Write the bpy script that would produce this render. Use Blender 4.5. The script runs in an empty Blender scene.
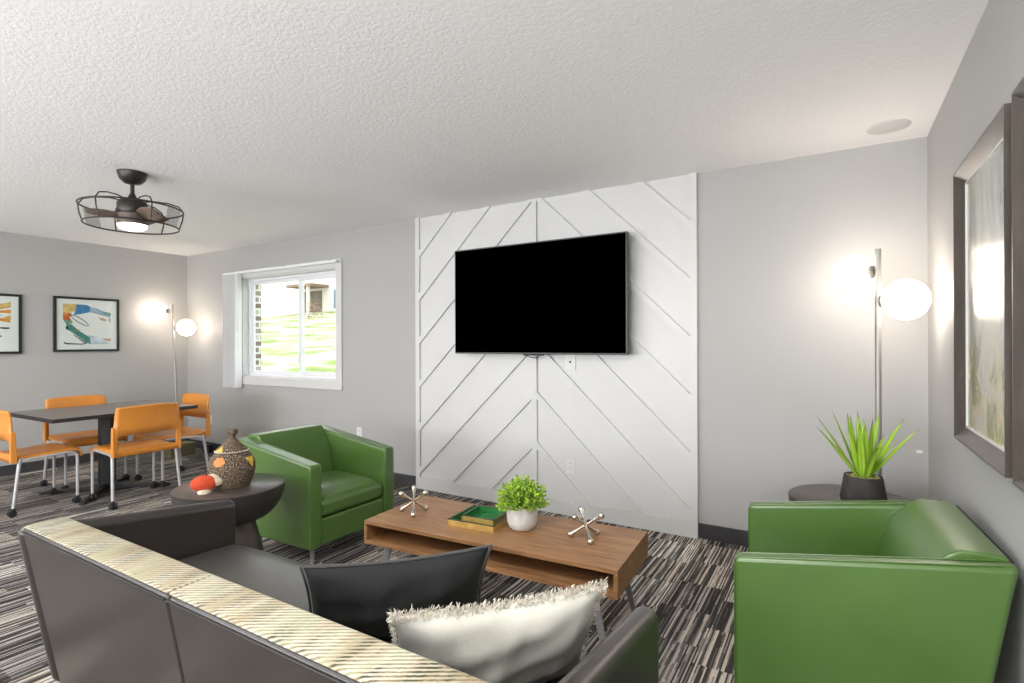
import bpy, bmesh, math, random
from mathutils import Vector, Matrix
PI = math.pi
random.seed(7)
scn = bpy.context.scene
COL = scn.collection

# ------------------------------------------------------------------ camera
FPX = 533.0
YAW = math.atan2(322, 533.0)
cam_d = bpy.data.cameras.new('camera')
cam = bpy.data.objects.new('camera', cam_d); COL.objects.link(cam)
cam_d.sensor_width = 36; cam_d.lens = FPX / 1024 * 36
cam_d.shift_y = 1.6 / 1024; cam_d.clip_start = 0.05; cam_d.clip_end = 200
_f = Vector((-math.sin(YAW), math.cos(YAW), 0)); _r = Vector((math.cos(YAW), math.sin(YAW), 0)); _u = Vector((0, 0, 1))
RO = -0.0036
_r2 = (_r + RO * _u).normalized(); _u2 = _r2.cross(_f).normalized()
cam.matrix_world = Matrix(((_r2.x, _u2.x, -_f.x, 0), (_r2.y, _u2.y, -_f.y, 0), (_r2.z, _u2.z, -_f.z, 1.308), (0, 0, 0, 1)))
scn.camera = cam

# ------------------------------------------------------------------ room numbers
XL, XR, YB, YF, ZC = -7.107, 0.444, 3.705, -3.0, 2.44

# ------------------------------------------------------------------ world, sun, area lights, exposure
w = bpy.data.worlds.new('world'); scn.world = w; w.use_nodes = True
wn = w.node_tree.nodes; wl = w.node_tree.links; wn.clear()
wo = wn.new('ShaderNodeOutputWorld'); wb = wn.new('ShaderNodeBackground')
wb.inputs[0].default_value = (0.90, 0.95, 1.0, 1); wb.inputs[1].default_value = 2.2
wl.new(wb.outputs[0], wo.inputs[0])
sun_d = bpy.data.lights.new('sun', 'SUN'); sun_d.energy = 1.6; sun_d.angle = 0.02; sun_d.color = (1, .97, .92)
sun = bpy.data.objects.new('sun', sun_d); COL.objects.link(sun)
sun.rotation_euler = (math.radians(38), 0, math.radians(-25))

def area(name, loc, rot, sx, sy, power, col=(1, 1, 1)):
    d = bpy.data.lights.new(name, 'AREA'); d.shape = 'RECTANGLE'; d.size = sx; d.size_y = sy
    d.energy = power; d.color = col
    o = bpy.data.objects.new(name, d); COL.objects.link(o); o.location = loc; o.rotation_euler = rot
    return o
# added fill lights before the closed rear wall, tilted up to brighten the ceiling
for k, (xx, ww, pw) in enumerate(((-5.2, 2.2, 105), (-2.2, 2.4, 105), (-0.35, 1.0, 55))):
    area('rear_fill_light', (xx, YF + 0.45, 1.35), (math.radians(134), 0, 0), ww, 1.5, pw, (0.97, 0.98, 1.0))
# added unseen top lights without fixtures, overhead and behind the camera
for xx, yy, pw in ((-.75, .35, 32), (-4.9, -.15, 34)):
    area('top_fill_light', (xx, yy, ZC - .03), (0, 0, 0), .9, .9, pw, (1.0, .97, .93))
# the window opening samples the sky directly (a light portal, no light of its own)
_p = area('window_portal', (-5.11, YB + 0.16, 1.5), (math.radians(-90), 0, 0), 1.6, 1.15, 1)
_p.data.cycles.is_portal = True
scn.view_settings.view_transform = 'Standard'
scn.view_settings.look = 'None'
scn.view_settings.gamma = 1.0
scn.view_settings.use_curve_mapping = False
scn.view_settings.exposure = 0.54

# ------------------------------------------------------------------ materials
class NT:
    def __init__(s, name):
        s.m = bpy.data.materials.new(name); s.m.use_nodes = True
        s.t = s.m.node_tree; s.n = s.t.nodes; s.l = s.t.links
        s.n.clear(); s.out = s.n.new('ShaderNodeOutputMaterial')
        s.b = s.n.new('ShaderNodeBsdfPrincipled'); s.l.new(s.b.outputs[0], s.out.inputs[0])
    def add(s, t, **k):
        n = s.n.new(t)
        for a, v in k.items(): setattr(n, a, v)
        return n
    def set(s, **k):
        for a, v in k.items():
            a = a.replace('_', ' ')
            i = s.b.inputs[a]
            if isinstance(v, (tuple, list)) and len(v) == 3: v = (*v, 1)
            i.default_value = v
        return s
    def coord(s, kind='Object', scale=(1, 1, 1), rot=(0, 0, 0)):
        tc = s.add('ShaderNodeTexCoord'); mp = s.add('ShaderNodeMapping')
        mp.inputs['Scale'].default_value = scale; mp.inputs['Rotation'].default_value = rot
        s.l.new(tc.outputs[kind], mp.inputs[0]); return mp.outputs[0]
    def noise(s, vec, scale, detail=3, rough=.5, dist=0):
        n = s.add('ShaderNodeTexNoise'); n.inputs['Scale'].default_value = scale
        n.inputs['Detail'].default_value = detail; n.inputs['Roughness'].default_value = rough
        n.inputs['Distortion'].default_value = dist
        s.l.new(vec, n.inputs['Vector']); return n.outputs[0]
    def ramp(s, fac, stops, interp='LINEAR'):
        r = s.add('ShaderNodeValToRGB'); cr = r.color_ramp; cr.interpolation = interp
        while len(cr.elements) < len(stops): cr.elements.new(0.5)
        for e, (p, c) in zip(cr.elements, stops):
            e.position = p; e.color = (*c, 1) if len(c) == 3 else c
        s.l.new(fac, r.inputs[0]); return r.outputs[0]
    def mix(s, fac, a, b, mode='MIX'):
        n = s.add('ShaderNodeMix', data_type='RGBA', blend_type=mode)
        for sock, v in ((n.inputs['Factor'], fac), (n.inputs['A'], a), (n.inputs['B'], b)):
            pass
        ia, ib, f = n.inputs[6], n.inputs[7], n.inputs[0]
        if hasattr(fac, 'links'): s.l.new(fac, f)
        else: f.default_value = fac
        for i, v in ((ia, a), (ib, b)):
            if hasattr(v, 'links'): s.l.new(v, i)
            else: i.default_value = (*v, 1)
        return n.outputs[2]
    def math(s, op, a, b=None, c=None):
        n = s.add('ShaderNodeMath', operation=op)
        for i, v in enumerate((a, b, c)):
            if v is None: continue
            if hasattr(v, 'links'): s.l.new(v, n.inputs[i])
            else: n.inputs[i].default_value = v
        return n.outputs[0]
    def color(s, c): s.l.new(c, s.b.inputs['Base Color']); return s
    def bump(s, h, strength=.3, dist=.01):
        n = s.add('ShaderNodeBump'); n.inputs['Strength'].default_value = strength
        n.inputs['Distance'].default_value = dist
        s.l.new(h, n.inputs['Height']); s.l.new(n.outputs[0], s.b.inputs['Normal']); return s

def flat(name, c, rough=.5, metal=0.0, nscale=8, var=.06, bump=0, bscale=200, **k):
    """principled surface whose colour drifts a little with procedural noise"""
    t = NT(name); v = t.coord()
    n = t.noise(v, nscale, 4)
    d = tuple(max(0, x * (1 - var)) for x in c); l = tuple(min(1, x * (1 + var)) for x in c)
    t.color(t.ramp(n, [(.3, d), (.7, l)])); t.set(Roughness=rough, Metallic=metal, **k)
    if bump: t.bump(t.noise(v, bscale, 3), bump, .002)
    return t.m

M = {}
def mk_wall(name, c):
    t = NT(name); v = t.coord()
    t.color(t.ramp(t.noise(v, 1.2, 3), [(.3, tuple(x * .985 for x in c)), (.7, c)]))
    t.set(Roughness=.55); t.bump(t.noise(v, 160, 2), .05, .002); return t.m
M['wall'] = mk_wall('wall_paint', (.415, .411, .402))
t = NT('ceiling_knockdown'); v = t.coord()
n1 = t.noise(v, 60, 4, .6, .4); h = t.ramp(n1, [(.42, (0, 0, 0)), (.58, (1, 1, 1))])
t.set(Base_Color=(.89, .89, .89), Roughness=.9); t.bump(h, .25, .004); M['ceiling'] = t.m
M['trimwhite'] = flat('white_satin_paint', (.64, .637, .625), .38, nscale=2, var=.02)
M['baseboard'] = flat('charcoal_vinyl_base', (.045, .043, .046), .45, nscale=5, var=.25)
M['vinyl'] = flat('white_window_vinyl', (.80, .81, .83), .3, nscale=2, var=.02)
M['blind'] = flat('white_blind_vinyl', (.78, .78, .79), .45, nscale=3, var=.02)

# carpet: planks of striped tiles, the stripes run along y
def mk_carpet():
    t = NT('striped_carpet_tile')
    tc = t.add('ShaderNodeTexCoord'); sp = t.add('ShaderNodeSeparateXYZ'); t.l.new(tc.outputs['Object'], sp.inputs[0])
    X, Y = sp.outputs[0], sp.outputs[1]
    cx = t.math('FLOOR', t.math('DIVIDE', X, .25))
    offs = t.math('MULTIPLY', t.math('FRACT', t.math('MULTIPLY', t.math('SINE', t.math('MULTIPLY', cx, 12.9898)), 43758.5)), .25)
    cy = t.math('FLOOR', t.math('DIVIDE', t.math('ADD', Y, offs), .31))
    cb = t.add('ShaderNodeCombineXYZ'); t.l.new(cx, cb.inputs[0]); t.l.new(cy, cb.inputs[1])
    wn_ = t.add('ShaderNodeTexWhiteNoise', noise_dimensions='2D'); t.l.new(cb.outputs[0], wn_.inputs['Vector'])
    tone = t.ramp(wn_.outputs['Value'], [(0, (.085, .080, .081)), (.28, (.120, .110, .106)), (.5, (.170, .155, .145)), (.74, (.24, .215, .19)), (.9, (.33, .32, .305))], 'CONSTANT')
    # stripes ~9 mm wide, broken along their length
    sx = t.math('FLOOR', t.math('DIVIDE', X, .0064)); sy = t.math('FLOOR', t.math('DIVIDE', t.math('ADD', Y, t.math('MULTIPLY', sx, .173)), .12))
    c2 = t.add('ShaderNodeCombineXYZ'); t.l.new(sx, c2.inputs[0]); t.l.new(cy, c2.inputs[1])
    w2 = t.add('ShaderNodeTexWhiteNoise', noise_dimensions='3D'); t.l.new(c2.outputs[0], w2.inputs['Vector'])
    c3 = t.add('ShaderNodeCombineXYZ'); t.l.new(sx, c3.inputs[0]); t.l.new(sy, c3.inputs[1])
    w3 = t.add('ShaderNodeTexWhiteNoise', noise_dimensions='3D'); t.l.new(c3.outputs[0], w3.inputs['Vector'])
    v2 = t.math('ADD', t.math('MULTIPLY', w2.outputs['Value'], .72), t.math('MULTIPLY', w3.outputs['Value'], .28))
    st = t.ramp(v2, [(0, (.28, .27, .27)), (.40, (.75, .73, .70)), (.56, (1.6, 1.55, 1.48)), (.72, (2.9, 2.8, 2.65))], 'CONSTANT')
    col = t.mix(1.0, tone, st, 'MULTIPLY')
    col = t.mix(.36, col, t.ramp(v2, [(0, (.045, .042, .043)), (.50, (.16, .15, .14)), (.66, (.52, .48, .43))], 'CONSTANT'))
    fib = t.noise(tc.outputs['Object'], 330, 3)
    col = t.mix(.6, col, t.ramp(fib, [(.3, (.40, .40, .40)), (.7, (1.4, 1.4, 1.4))]), 'MULTIPLY')
    t.color(col); t.set(Roughness=.95); t.b.inputs['Specular IOR Level'].default_value = .1
    t.bump(fib, .5, .004); return t.m
M['carpet'] = mk_carpet()

def leather(name, c, rough=.36, coat=.18):
    t = NT(name); v = t.coord()
    t.color(t.ramp(t.noise(v, 5, 4), [(.3, tuple(x * .93 for x in c)), (.7, tuple(x * 1.06 for x in c))]))
    t.set(Roughness=rough); t.b.inputs['Coat Weight'].default_value = coat; t.b.inputs['Coat Roughness'].default_value = .24
    vo = t.add('ShaderNodeTexVoronoi'); vo.inputs['Scale'].default_value = 420; t.l.new(v, vo.inputs['Vector'])
    t.bump(t.mix(.5, vo.outputs['Distance'], t.noise(v, 14, 3)), .10, .004); return t.m
M['green'] = leather('green_vinyl_upholstery', (.070, .146, .028), .36, .5)
M['taupe'] = leather('dark_taupe_leather', (.027, .0225, .0205), .34, .35)
M['taupe_seat'] = leather('grey_taupe_seat_leather', (.052, .048, .045), .38, .3)
M['thread'] = flat('seam_thread', (.02, .018, .016), .7)

def mk_ikat():
    t = NT('ikat_striped_fabric'); v = t.coord('Object', (1, 1, 1), (0, 0, math.radians(-31)))
    wv = t.add('ShaderNodeTexWave'); wv.bands_direction = 'X'; wv.inputs['Scale'].default_value = 26
    wv.inputs['Distortion'].default_value = 1.2; wv.inputs['Detail'].default_value = 2; wv.inputs['Detail Scale'].default_value = 3
    t.l.new(v, wv.inputs['Vector'])
    base = t.ramp(t.noise(t.coord('Object', (2, 9, 9)), 1.5, 3), [(.30, (.30, .25, .16)), (.46, (.44, .39, .29)), (.58, (.52, .50, .42)), (.70, (.42, .45, .33))])
    dk = t.ramp(t.noise(t.coord('Object', (5, 16, 5), (0, 0, .4)), 1.6, 4, .6), [(.36, (.030, .036, .016)), (.5, (.20, .155, .095)), (.65, (.24, .25, .15))])
    f = t.ramp(wv.outputs['Fac'], [(.25, (0, 0, 0)), (.7, (1, 1, 1))])
    t.color(t.mix(f, dk, t.mix(.75, dk, base))); t.set(Roughness=.5)
    t.b.inputs['Coat Weight'].default_value = .15; t.b.inputs['Coat Roughness'].default_value = .4
    t.bump(t.noise(t.coord(), 350, 2), .2, .002); return t.m
M['ikat'] = mk_ikat()

def wood(name, a, b, scale=(1.2, 14, 14), rough=.42, k=3.2, coat=.0):
    t = NT(name); v = t.coord('Object', scale)
    n = t.noise(v, k, 6, .62, .6)
    v2 = t.coord('Object', tuple(s * 5 for s in scale)); n2 = t.noise(v2, k, 3)
    c = t.ramp(n, [(.30, a), (.50, tuple((x + y) / 2 for x, y in zip(a, b))), (.66, b)])
    c = t.mix(.35, c, t.ramp(n2, [(.35, (.55, .5, .45)), (.65, (1.15, 1.15, 1.15))]), 'MULTIPLY')
    t.color(c); t.set(Roughness=rough); t.b.inputs['Coat Weight'].default_value = coat; t.b.inputs['Coat Roughness'].default_value = .35; t.bump(n2, .06, .002); return t.m
M['walnut'] = wood('walnut_veneer', (.200, .092, .036), (.420, .225, .100))
M['darkwood'] = wood('dark_brown_wood_frame', (.034, .026, .021), (.078, .062, .051), (14, 1.5, 1.5), .45, coat=.6)
M['darkwood_v'] = wood('dark_brown_wood_upright', (.034, .026, .021), (.078, .062, .051), (14, 14, 1.2), .45, coat=.6)
M['darktop'] = wood('espresso_table_top', (.045, .036, .031), (.085, .070, .060), (1.5, 12, 12), .3)
M['bowl'] = flat('black_brown_turned_wood', (.028, .025, .024), .42, var=.15)
M['cone'] = flat('dark_bronze_cone', (.062, .050, .044), .4, var=.1)
M['orange'] = flat('orange_polypropylene', (.62, .235, .035), .36, var=.05, bump=.03)
M['tube'] = flat('silver_powder_coated_tube', (.50, .50, .50), .35, .35, var=.03)
M['caster'] = flat('black_rubber_caster', (.015, .015, .016), .5)
M['laminate'] = flat('dark_grey_laminate', (.150, .138, .130), .33, nscale=60, var=.12)
M['blackedge'] = flat('black_edge_band', (.022, .022, .024), .45)
M['blackmetal'] = flat('black_powder_coated_steel', (.017, .017, .018), .45, .2)
M['greysteel'] = flat('grey_steel', (.34, .34, .34), .42, .6)
M['chairleg'] = flat('brushed_chair_leg', (.42, .42, .42), .35, .6)
M['nickel'] = flat('brushed_nickel', (.36, .345, .32), .45, .5, var=.03)
M['antique_silver'] = flat('antique_silver', (.62, .56, .49), .24, .95, nscale=30, var=.15)
M['screen'] = flat('black_tv_glass', (.0, .0, .0), .35, Specular_IOR_Level=.0)
M['tvframe'] = flat('dark_grey_tv_bezel', (.035, .035, .037), .4)
M['gold'] = flat('gold_leaf_side', (.62, .42, .12), .4, .55, nscale=25, var=.2)
M['traygreen'] = flat('green_lacquer', (.025, .17, .045), .22, nscale=6, var=.15)
M['trayrim'] = flat('dark_green_lacquer_rim', (.008, .022, .014), .25)
M['ceramic'] = flat('matte_white_ceramic', (.66, .65, .63), .7, nscale=40, var=.10, bump=.5, bscale=60)
M['soil'] = flat('dark_soil', (.05, .04, .025), .95, nscale=60, var=.5)
M['moss'] = flat('dry_moss', (.28, .26, .10), .95, nscale=90, var=.5, bump=.8, bscale=150)
M['stonepot'] = flat('dark_brown_stone', (.040, .035, .032), .8, nscale=14, var=.4, bump=.4, bscale=60)
M['switch'] = flat('white_switch_plate', (.70, .70, .68), .4, var=.01)
M['dark'] = flat('black_plastic', (.012, .012, .012), .5)
M['leafa'] = flat('bright_leaf_green', (.42, .60, .06), .45, nscale=30, var=.35)
M['leafb'] = flat('deep_leaf_green', (.15, .32, .03), .45, nscale=30, var=.3)
t = NT('striped_spiky_leaf'); v = t.coord('Generated')
sp = t.add('ShaderNodeSeparateXYZ'); t.l.new(t.coord('UV'), sp.inputs[0])
c = t.ramp(sp.outputs[0], [(.0, (.16, .34, .02)), (.28, (.42, .62, .06)), (.5, (.22, .42, .03)), (.72, (.42, .62, .06)), (1, (.16, .34, .02))])
c = t.mix(t.ramp(sp.outputs[1], [(.85, (0, 0, 0)), (1, (1, 1, 1))]), c, (.16, .15, .05))
t.color(c); t.set(Roughness=.4); M['spike'] = t.m
def mk_weave():
    t = NT('brown_coiled_basketry'); v = t.coord()
    tc = t.add('ShaderNodeSeparateXYZ'); t.l.new(t.coord(), tc.inputs[0])
    ang = t.math('ARCTAN2', tc.outputs[1], tc.outputs[0])
    cb = t.add('ShaderNodeCombineXYZ'); t.l.new(t.math('MULTIPLY', ang, 14), cb.inputs[0]); t.l.new(t.math('MULTIPLY', tc.outputs[2], 110), cb.inputs[1])
    n = t.noise(cb.outputs[0], 1.0, 2)
    bands = t.math('SINE', t.math('MULTIPLY', tc.outputs[2], 620))
    c = t.ramp(n, [(.34, (.022, .015, .010)), (.46, (.085, .058, .036)), (.58, (.19, .135, .088)), (.68, (.34, .27, .19))])
    c = t.mix(.5, c, t.ramp(bands, [(0, (.45, .45, .45)), (.6, (1.1, 1.1, 1.1))]), 'MULTIPLY')
    t.color(c); t.set(Roughness=.85)
    t.bump(t.mix(.5, n, t.ramp(bands, [(0, (0, 0, 0)), (1, (1, 1, 1))])), .7, .004); return t.m
M['weave'] = mk_weave()
M['patch_orange'] = flat('orange_raffia', (.55, .20, .06), .8, nscale=120, var=.4, bump=.5)
M['patch_yellow'] = flat('yellow_raffia', (.62, .42, .05), .8, nscale=120, var=.4, bump=.5)
M['shell'] = flat('cowrie_shell', (.62, .58, .50), .35)
M['red'] = flat('red_orange_felt', (.52, .055, .015), .85, nscale=160, var=.35, bump=.6)
M['cream'] = flat('cream_raffia', (.62, .54, .40), .8, nscale=60, var=.15, bump=.5)
def fabric(name, c, rough=.9, k=500, sheen=.3, wr=.4):
    t = NT(name); v = t.coord()
    t.color(t.ramp(t.noise(v, 9, 5), [(.3, tuple(x * .88 for x in c)), (.7, tuple(x * 1.06 for x in c))]))
    t.set(Roughness=rough); t.b.inputs['Sheen Weight'].default_value = sheen
    t.bump(t.mix(.35, t.noise(v, 12, 4), t.noise(v, k, 2)), wr, .006); return t.m
M['velvet'] = fabric('black_velvet', (.0085, .0085, .009), .9, sheen=.03, wr=.5)
M['velvet_edge'] = fabric('grey_pillow_piping', (.05, .048, .046))
M['linen'] = fabric('off_white_linen', (.54, .53, .47), .9, sheen=.1)
M['fringe'] = fabric('cream_fringe', (.66, .61, .52), .95, sheen=.1)
M['paper'] = flat('white_mat_board', (.78, .78, .77), .8, var=.01)
def emis(name, c, s):
    t = NT(name); t.set(Base_Color=(.8, .8, .8)); v = t.coord()
    t.b.inputs['Emission Color'].default_value = (*c, 1); t.b.inputs['Emission Strength'].default_value = s; return t.m
M['globe'] = emis('lit_opal_glass', (1.0, .87, .75), 9.5)
M['globe_l'] = emis('lit_opal_glass_far', (1.0, .84, .68), 8.0)
M['fanlight'] = emis('lit_fan_diffuser', (1.0, .94, .85), 5)
t = NT('clear_glass'); t.n.remove(t.b)
tr = t.add('ShaderNodeBsdfTransparent'); gl = t.add('ShaderNodeBsdfGlossy'); gl.inputs['Roughness'].default_value = .03
mx = t.add('ShaderNodeMixShader'); fr = t.add('ShaderNodeFresnel'); fr.inputs[0].default_value = 1.35
tr.inputs[0].default_value = (.95, .97, .96, 1)
geo = t.add('ShaderNodeNewGeometry'); t.l.new(t.math('MULTIPLY', fr.outputs[0], t.math('SUBTRACT', 1.0, geo.outputs['Backfacing'])), mx.inputs[0]); t.l.new(tr.outputs[0], mx.inputs[1]); t.l.new(gl.outputs[0], mx.inputs[2]); t.l.new(mx.outputs[0], t.out.inputs[0])
M['glass'] = t.m
def mk_mesh():
    t = NT('dark_wire_mesh')
    t.set(Base_Color=(.08, .075, .07), Roughness=.5, Metallic=.5)
    ms = t.add('ShaderNodeMixShader'); tr = t.add('ShaderNodeBsdfTransparent')
    sp = t.add('ShaderNodeSeparateXYZ'); t.l.new(t.coord('UV'), sp.inputs[0])
    a = t.math('SINE', t.math('MULTIPLY', t.math('ADD', sp.outputs[0], sp.outputs[1]), 60)); b = t.math('SINE', t.math('MULTIPLY', t.math('SUBTRACT', sp.outputs[0], sp.outputs[1]), 60))
    f = t.math('GREATER_THAN', t.math('MAXIMUM', a, b), .72)
    t.l.new(f, ms.inputs[0]); t.l.new(tr.outputs[0], ms.inputs[1]); t.l.new(t.b.outputs[0], ms.inputs[2]); t.l.new(ms.outputs[0], t.out.inputs[0])
    return t.m
M['wiremesh'] = mk_mesh()
M['fanblade'] = wood('brown_fan_blade', (.075, .050, .035), (.17, .115, .08), (2, 12, 12), .5)
M['fanmetal'] = flat('oil_rubbed_bronze', (.030, .026, .023), .4, .4)
M['fanwood'] = wood('fan_housing_wood', (.06, .045, .034), (.14, .10, .075), (3, 3, 20), .5)
# outdoors
def mk_grass():
    t = NT('spring_lawn'); v = t.coord()
    t.color(t.ramp(t.noise(t.coord('Object', (.5, 1.3, 1)), .9, 6, .65), [(.32, (.150, .215, .050)), (.44, (.250, .310, .105)), (.56, (.55, .53, .40)), (.70, (.205, .275, .080))]))
    t.set(Roughness=.95); t.bump(t.noise(v, 30, 4), .5, .05); return t.m
M['grass'] = mk_grass()
M['stucco'] = flat('pale_building_wall', (.66, .60, .56), .9, nscale=.6, var=.05)
M['bldgdark'] = flat('dark_brown_doorway', (.16, .12, .09), .8, nscale=2, var=.3)  # plain dark brown with slight mottling
M['bldgroof'] = flat('brown_shingle', (.22, .15, .10), .9, nscale=9, var=.3)
M['bldgglass'] = flat('far_window_glass', (.12, .17, .20), .2)
t = NT('exterior_brick'); br = t.add('ShaderNodeTexBrick'); br.inputs['Scale'].default_value = 1
br.inputs['Color1'].default_value = (.16, .10, .07, 1); br.inputs['Color2'].default_value = (.55, .50, .45, 1); br.inputs['Mortar'].default_value = (.70, .70, .68, 1)
br.inputs['Brick Width'].default_value = .2; br.inputs['Row Height'].default_value = .075; br.inputs['Mortar Size'].default_value = .012
t.l.new(t.coord('Object', (1, 1, 1), (0, math.radians(90), math.radians(90))), br.inputs['Vector']); t.color(br.outputs[0]); t.set(Roughness=.9); M['brick'] = t.m
def mk_art(seed, stops, sc=(3, 3, 1.4)):
    t = NT('abstract_painting'); v = t.coord('Object', sc); n = t.noise(v, 1.3, 5, .6, 1.2)
    sp = t.add('ShaderNodeSeparateXYZ'); t.l.new(t.coord('Object'), sp.inputs[0])
    low = t.ramp(t.math('ADD', sp.outputs[2], t.math('MULTIPLY', n, .5)), [(.0, (1, 1, 1)), (.14, (0, 0, 0))])
    up = t.ramp(n, stops)
    dn = t.ramp(t.noise(t.coord('Object', (5, 5, 3)), 1.7, 4, .6, .8), [(.32, (.055, .075, .035)), (.42, (.16, .19, .06)), (.52, (.45, .38, .18)), (.60, (.50, .47, .38)), (.72, (.20, .30, .31))])
    t.color(t.mix(low, up, dn)); t.set(Roughness=.22); t.b.inputs['Coat Weight'].default_value = .5; t.b.inputs['Coat Roughness'].default_value = .22
    return t.m
M['art_big'] = mk_art(1, [(.28, (.10, .15, .17)), (.40, (.32, .36, .33)), (.52, (.50, .49, .42)), (.66, (.42, .40, .33)), (.8, (.25, .30, .30))])
M['art_big2'] = mk_art(2, [(.28, (.20, .22, .18)), (.45, (.40, .40, .34)), (.6, (.50, .47, .38)), (.8, (.20, .24, .22))])
ink = {}
for nm, c in dict(yellow=(.65, .45, .15), blue=(.04, .20, .42), greyblue=(.32, .42, .55), teal=(.06, .22, .20), red=(.55, .11, .03), black=(.02, .02, .02),
                  lavender=(.55, .60, .68), tan=(.52, .33, .25), orange=(.65, .25, .03), brown=(.40, .14, .06), pink=(.70, .48, .42), green=(.12, .28, .20)).items():
    ink[nm] = flat('ink_' + nm, c, .6, nscale=25, var=.3)

# ------------------------------------------------------------------ mesh helpers
def new_bm(): return bmesh.new()
def finish(name, bm, mats, parent=None, bevel=0, segs=3, smooth=False, subsurf=0, solid=0, loc=None, rot=None, normals=True):
    if normals: bmesh.ops.recalc_face_normals(bm, faces=bm.faces)
    me = bpy.data.meshes.new(name); bm.to_mesh(me); bm.free()
    o = bpy.data.objects.new(name, me); COL.objects.link(o)
    for m in (mats if isinstance(mats, (list, tuple)) else [mats]): me.materials.append(m)
    if parent: o.parent = parent
    if loc: o.location = loc
    if rot: o.rotation_euler = rot
    if solid:
        s = o.modifiers.new('solid', 'SOLIDIFY'); s.thickness = solid; s.offset = 0
    if bevel:
        b = o.modifiers.new('bevel', 'BEVEL'); b.width = bevel; b.segments = segs; b.limit_method = 'ANGLE'; b.angle_limit = math.radians(35)
        b.harden_normals = True
    if subsurf:
        s = o.modifiers.new('sub', 'SUBSURF'); s.levels = subsurf; s.render_levels = subsurf
    if smooth or bevel or subsurf:
        for p in me.polygons: p.use_smooth = True
        if not subsurf and not bevel:
            try: me.set_sharp_from_angle(angle=math.radians(40))
            except Exception: pass
    return o
def box(bm, x0, x1, y0, y1, z0, z1, mi=0):
    v = [bm.verts.new(p) for p in ((x0, y0, z0), (x1, y0, z0), (x1, y1, z0), (x0, y1, z0), (x0, y0, z1), (x1, y0, z1), (x1, y1, z1), (x0, y1, z1))]
    for f in ((0, 3, 2, 1), (4, 5, 6, 7), (0, 1, 5, 4), (1, 2, 6, 5), (2, 3, 7, 6), (3, 0, 4, 7)):
        bm.faces.new([v[i] for i in f]).material_index = mi
    return v
def prism(bm, poly, axis, a, b, mi=0):
    """extrude 2-D polygon along axis between a and b; poly coords are the remaining two axes in xyz order"""
    def P(p, t):
        if axis == 'x': return (t, p[0], p[1])
        if axis == 'y': return (p[0], t, p[1])
        return (p[0], p[1], t)
    va = [bm.verts.new(P(p, a)) for p in poly]; vb = [bm.verts.new(P(p, b)) for p in poly]
    n = len(poly)
    bm.faces.new(va).material_index = mi; bm.faces.new(vb[::-1]).material_index = mi
    for i in range(n): bm.faces.new((va[i], vb[i], vb[(i + 1) % n], va[(i + 1) % n])).material_index = mi
def tube(bm, pts, r, n=10, cap=True, mi=0, closed=False):
    pts = [Vector(p) for p in pts]; rings = []
    R = r if isinstance(r, (list, tuple)) else [r] * len(pts)
    up = None; L = len(pts)
    for i, p in enumerate(pts):
        if closed: d = (pts[(i + 1) % L] - pts[i - 1]).normalized()
        else: d = (pts[min(i + 1, L - 1)] - pts[max(i - 1, 0)]).normalized()
        if up is None:
            up = Vector((0, 0, 1)) if abs(d.z) < .9 else Vector((1, 0, 0))
        s = d.cross(up).normalized(); up = s.cross(d).normalized()
        rings.append([bm.verts.new(p + (s * math.cos(2 * PI * k / n) + up * math.sin(2 * PI * k / n)) * R[i]) for k in range(n)])
    for i in range(L if closed else L - 1):
        a, b = rings[i], rings[(i + 1) % L]
        for k in range(n):
            f = bm.faces.new((a[k], a[(k + 1) % n], b[(k + 1) % n], b[k])); f.material_index = mi; f.smooth = True
    if cap and not closed:
        bm.faces.new(rings[0][::-1]).material_index = mi; bm.faces.new(rings[-1]).material_index = mi
def lathe(bm, prof, n=40, cx=0, cy=0, mi=0, fn=None):
    rings = []
    for r, z in prof:
        if r < 1e-5: rings.append([bm.verts.new((cx, cy, z))]); continue
        ring = []
        for k in range(n):
            a = 2 * PI * k / n; rr = r * (fn(a, z) if fn else 1)
            ring.append(bm.verts.new((cx + rr * math.cos(a), cy + rr * math.sin(a), z)))
        rings.append(ring)
    for a, b in zip(rings, rings[1:]):
        for k in range(n):
            k2 = (k + 1) % n
            if len(a) == 1 and len(b) == 1: continue
            if len(a) == 1: f = bm.faces.new((a[0], b[k2], b[k]))
            elif len(b) == 1: f = bm.faces.new((a[k], a[k2], b[0]))
            else: f = bm.faces.new((a[k], a[k2], b[k2], b[k]))
            f.material_index = mi; f.smooth = True
    for ring in (rings[0], rings[-1]):
        if len(ring) > 1: bm.faces.new(ring).material_index = mi
def ball(bm, c, r, seg=16, rings=10, sc=(1, 1, 1), rot=None, mi=0):
    m = Matrix.Translation(c) @ (rot.to_4x4() if rot else Matrix.Identity(4)) @ Matrix.Diagonal((*[r * s for s in sc], 1))
    g = bmesh.ops.create_uvsphere(bm, u_segments=seg, v_segments=rings, radius=1, matrix=m)
    for v_ in g['verts']:
        for f in v_.link_faces: f.material_index = mi; f.smooth = True
def arc(p0, p1, p2, n=6):
    p0, p1, p2 = map(Vector, (p0, p1, p2))
    return [p0.lerp(p1, t).lerp(p1.lerp(p2, t), t) for t in [i / n for i in range(n + 1)]]
def lin(a, b, n): return [a + (b - a) * i / n for i in range(n + 1)]

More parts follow.
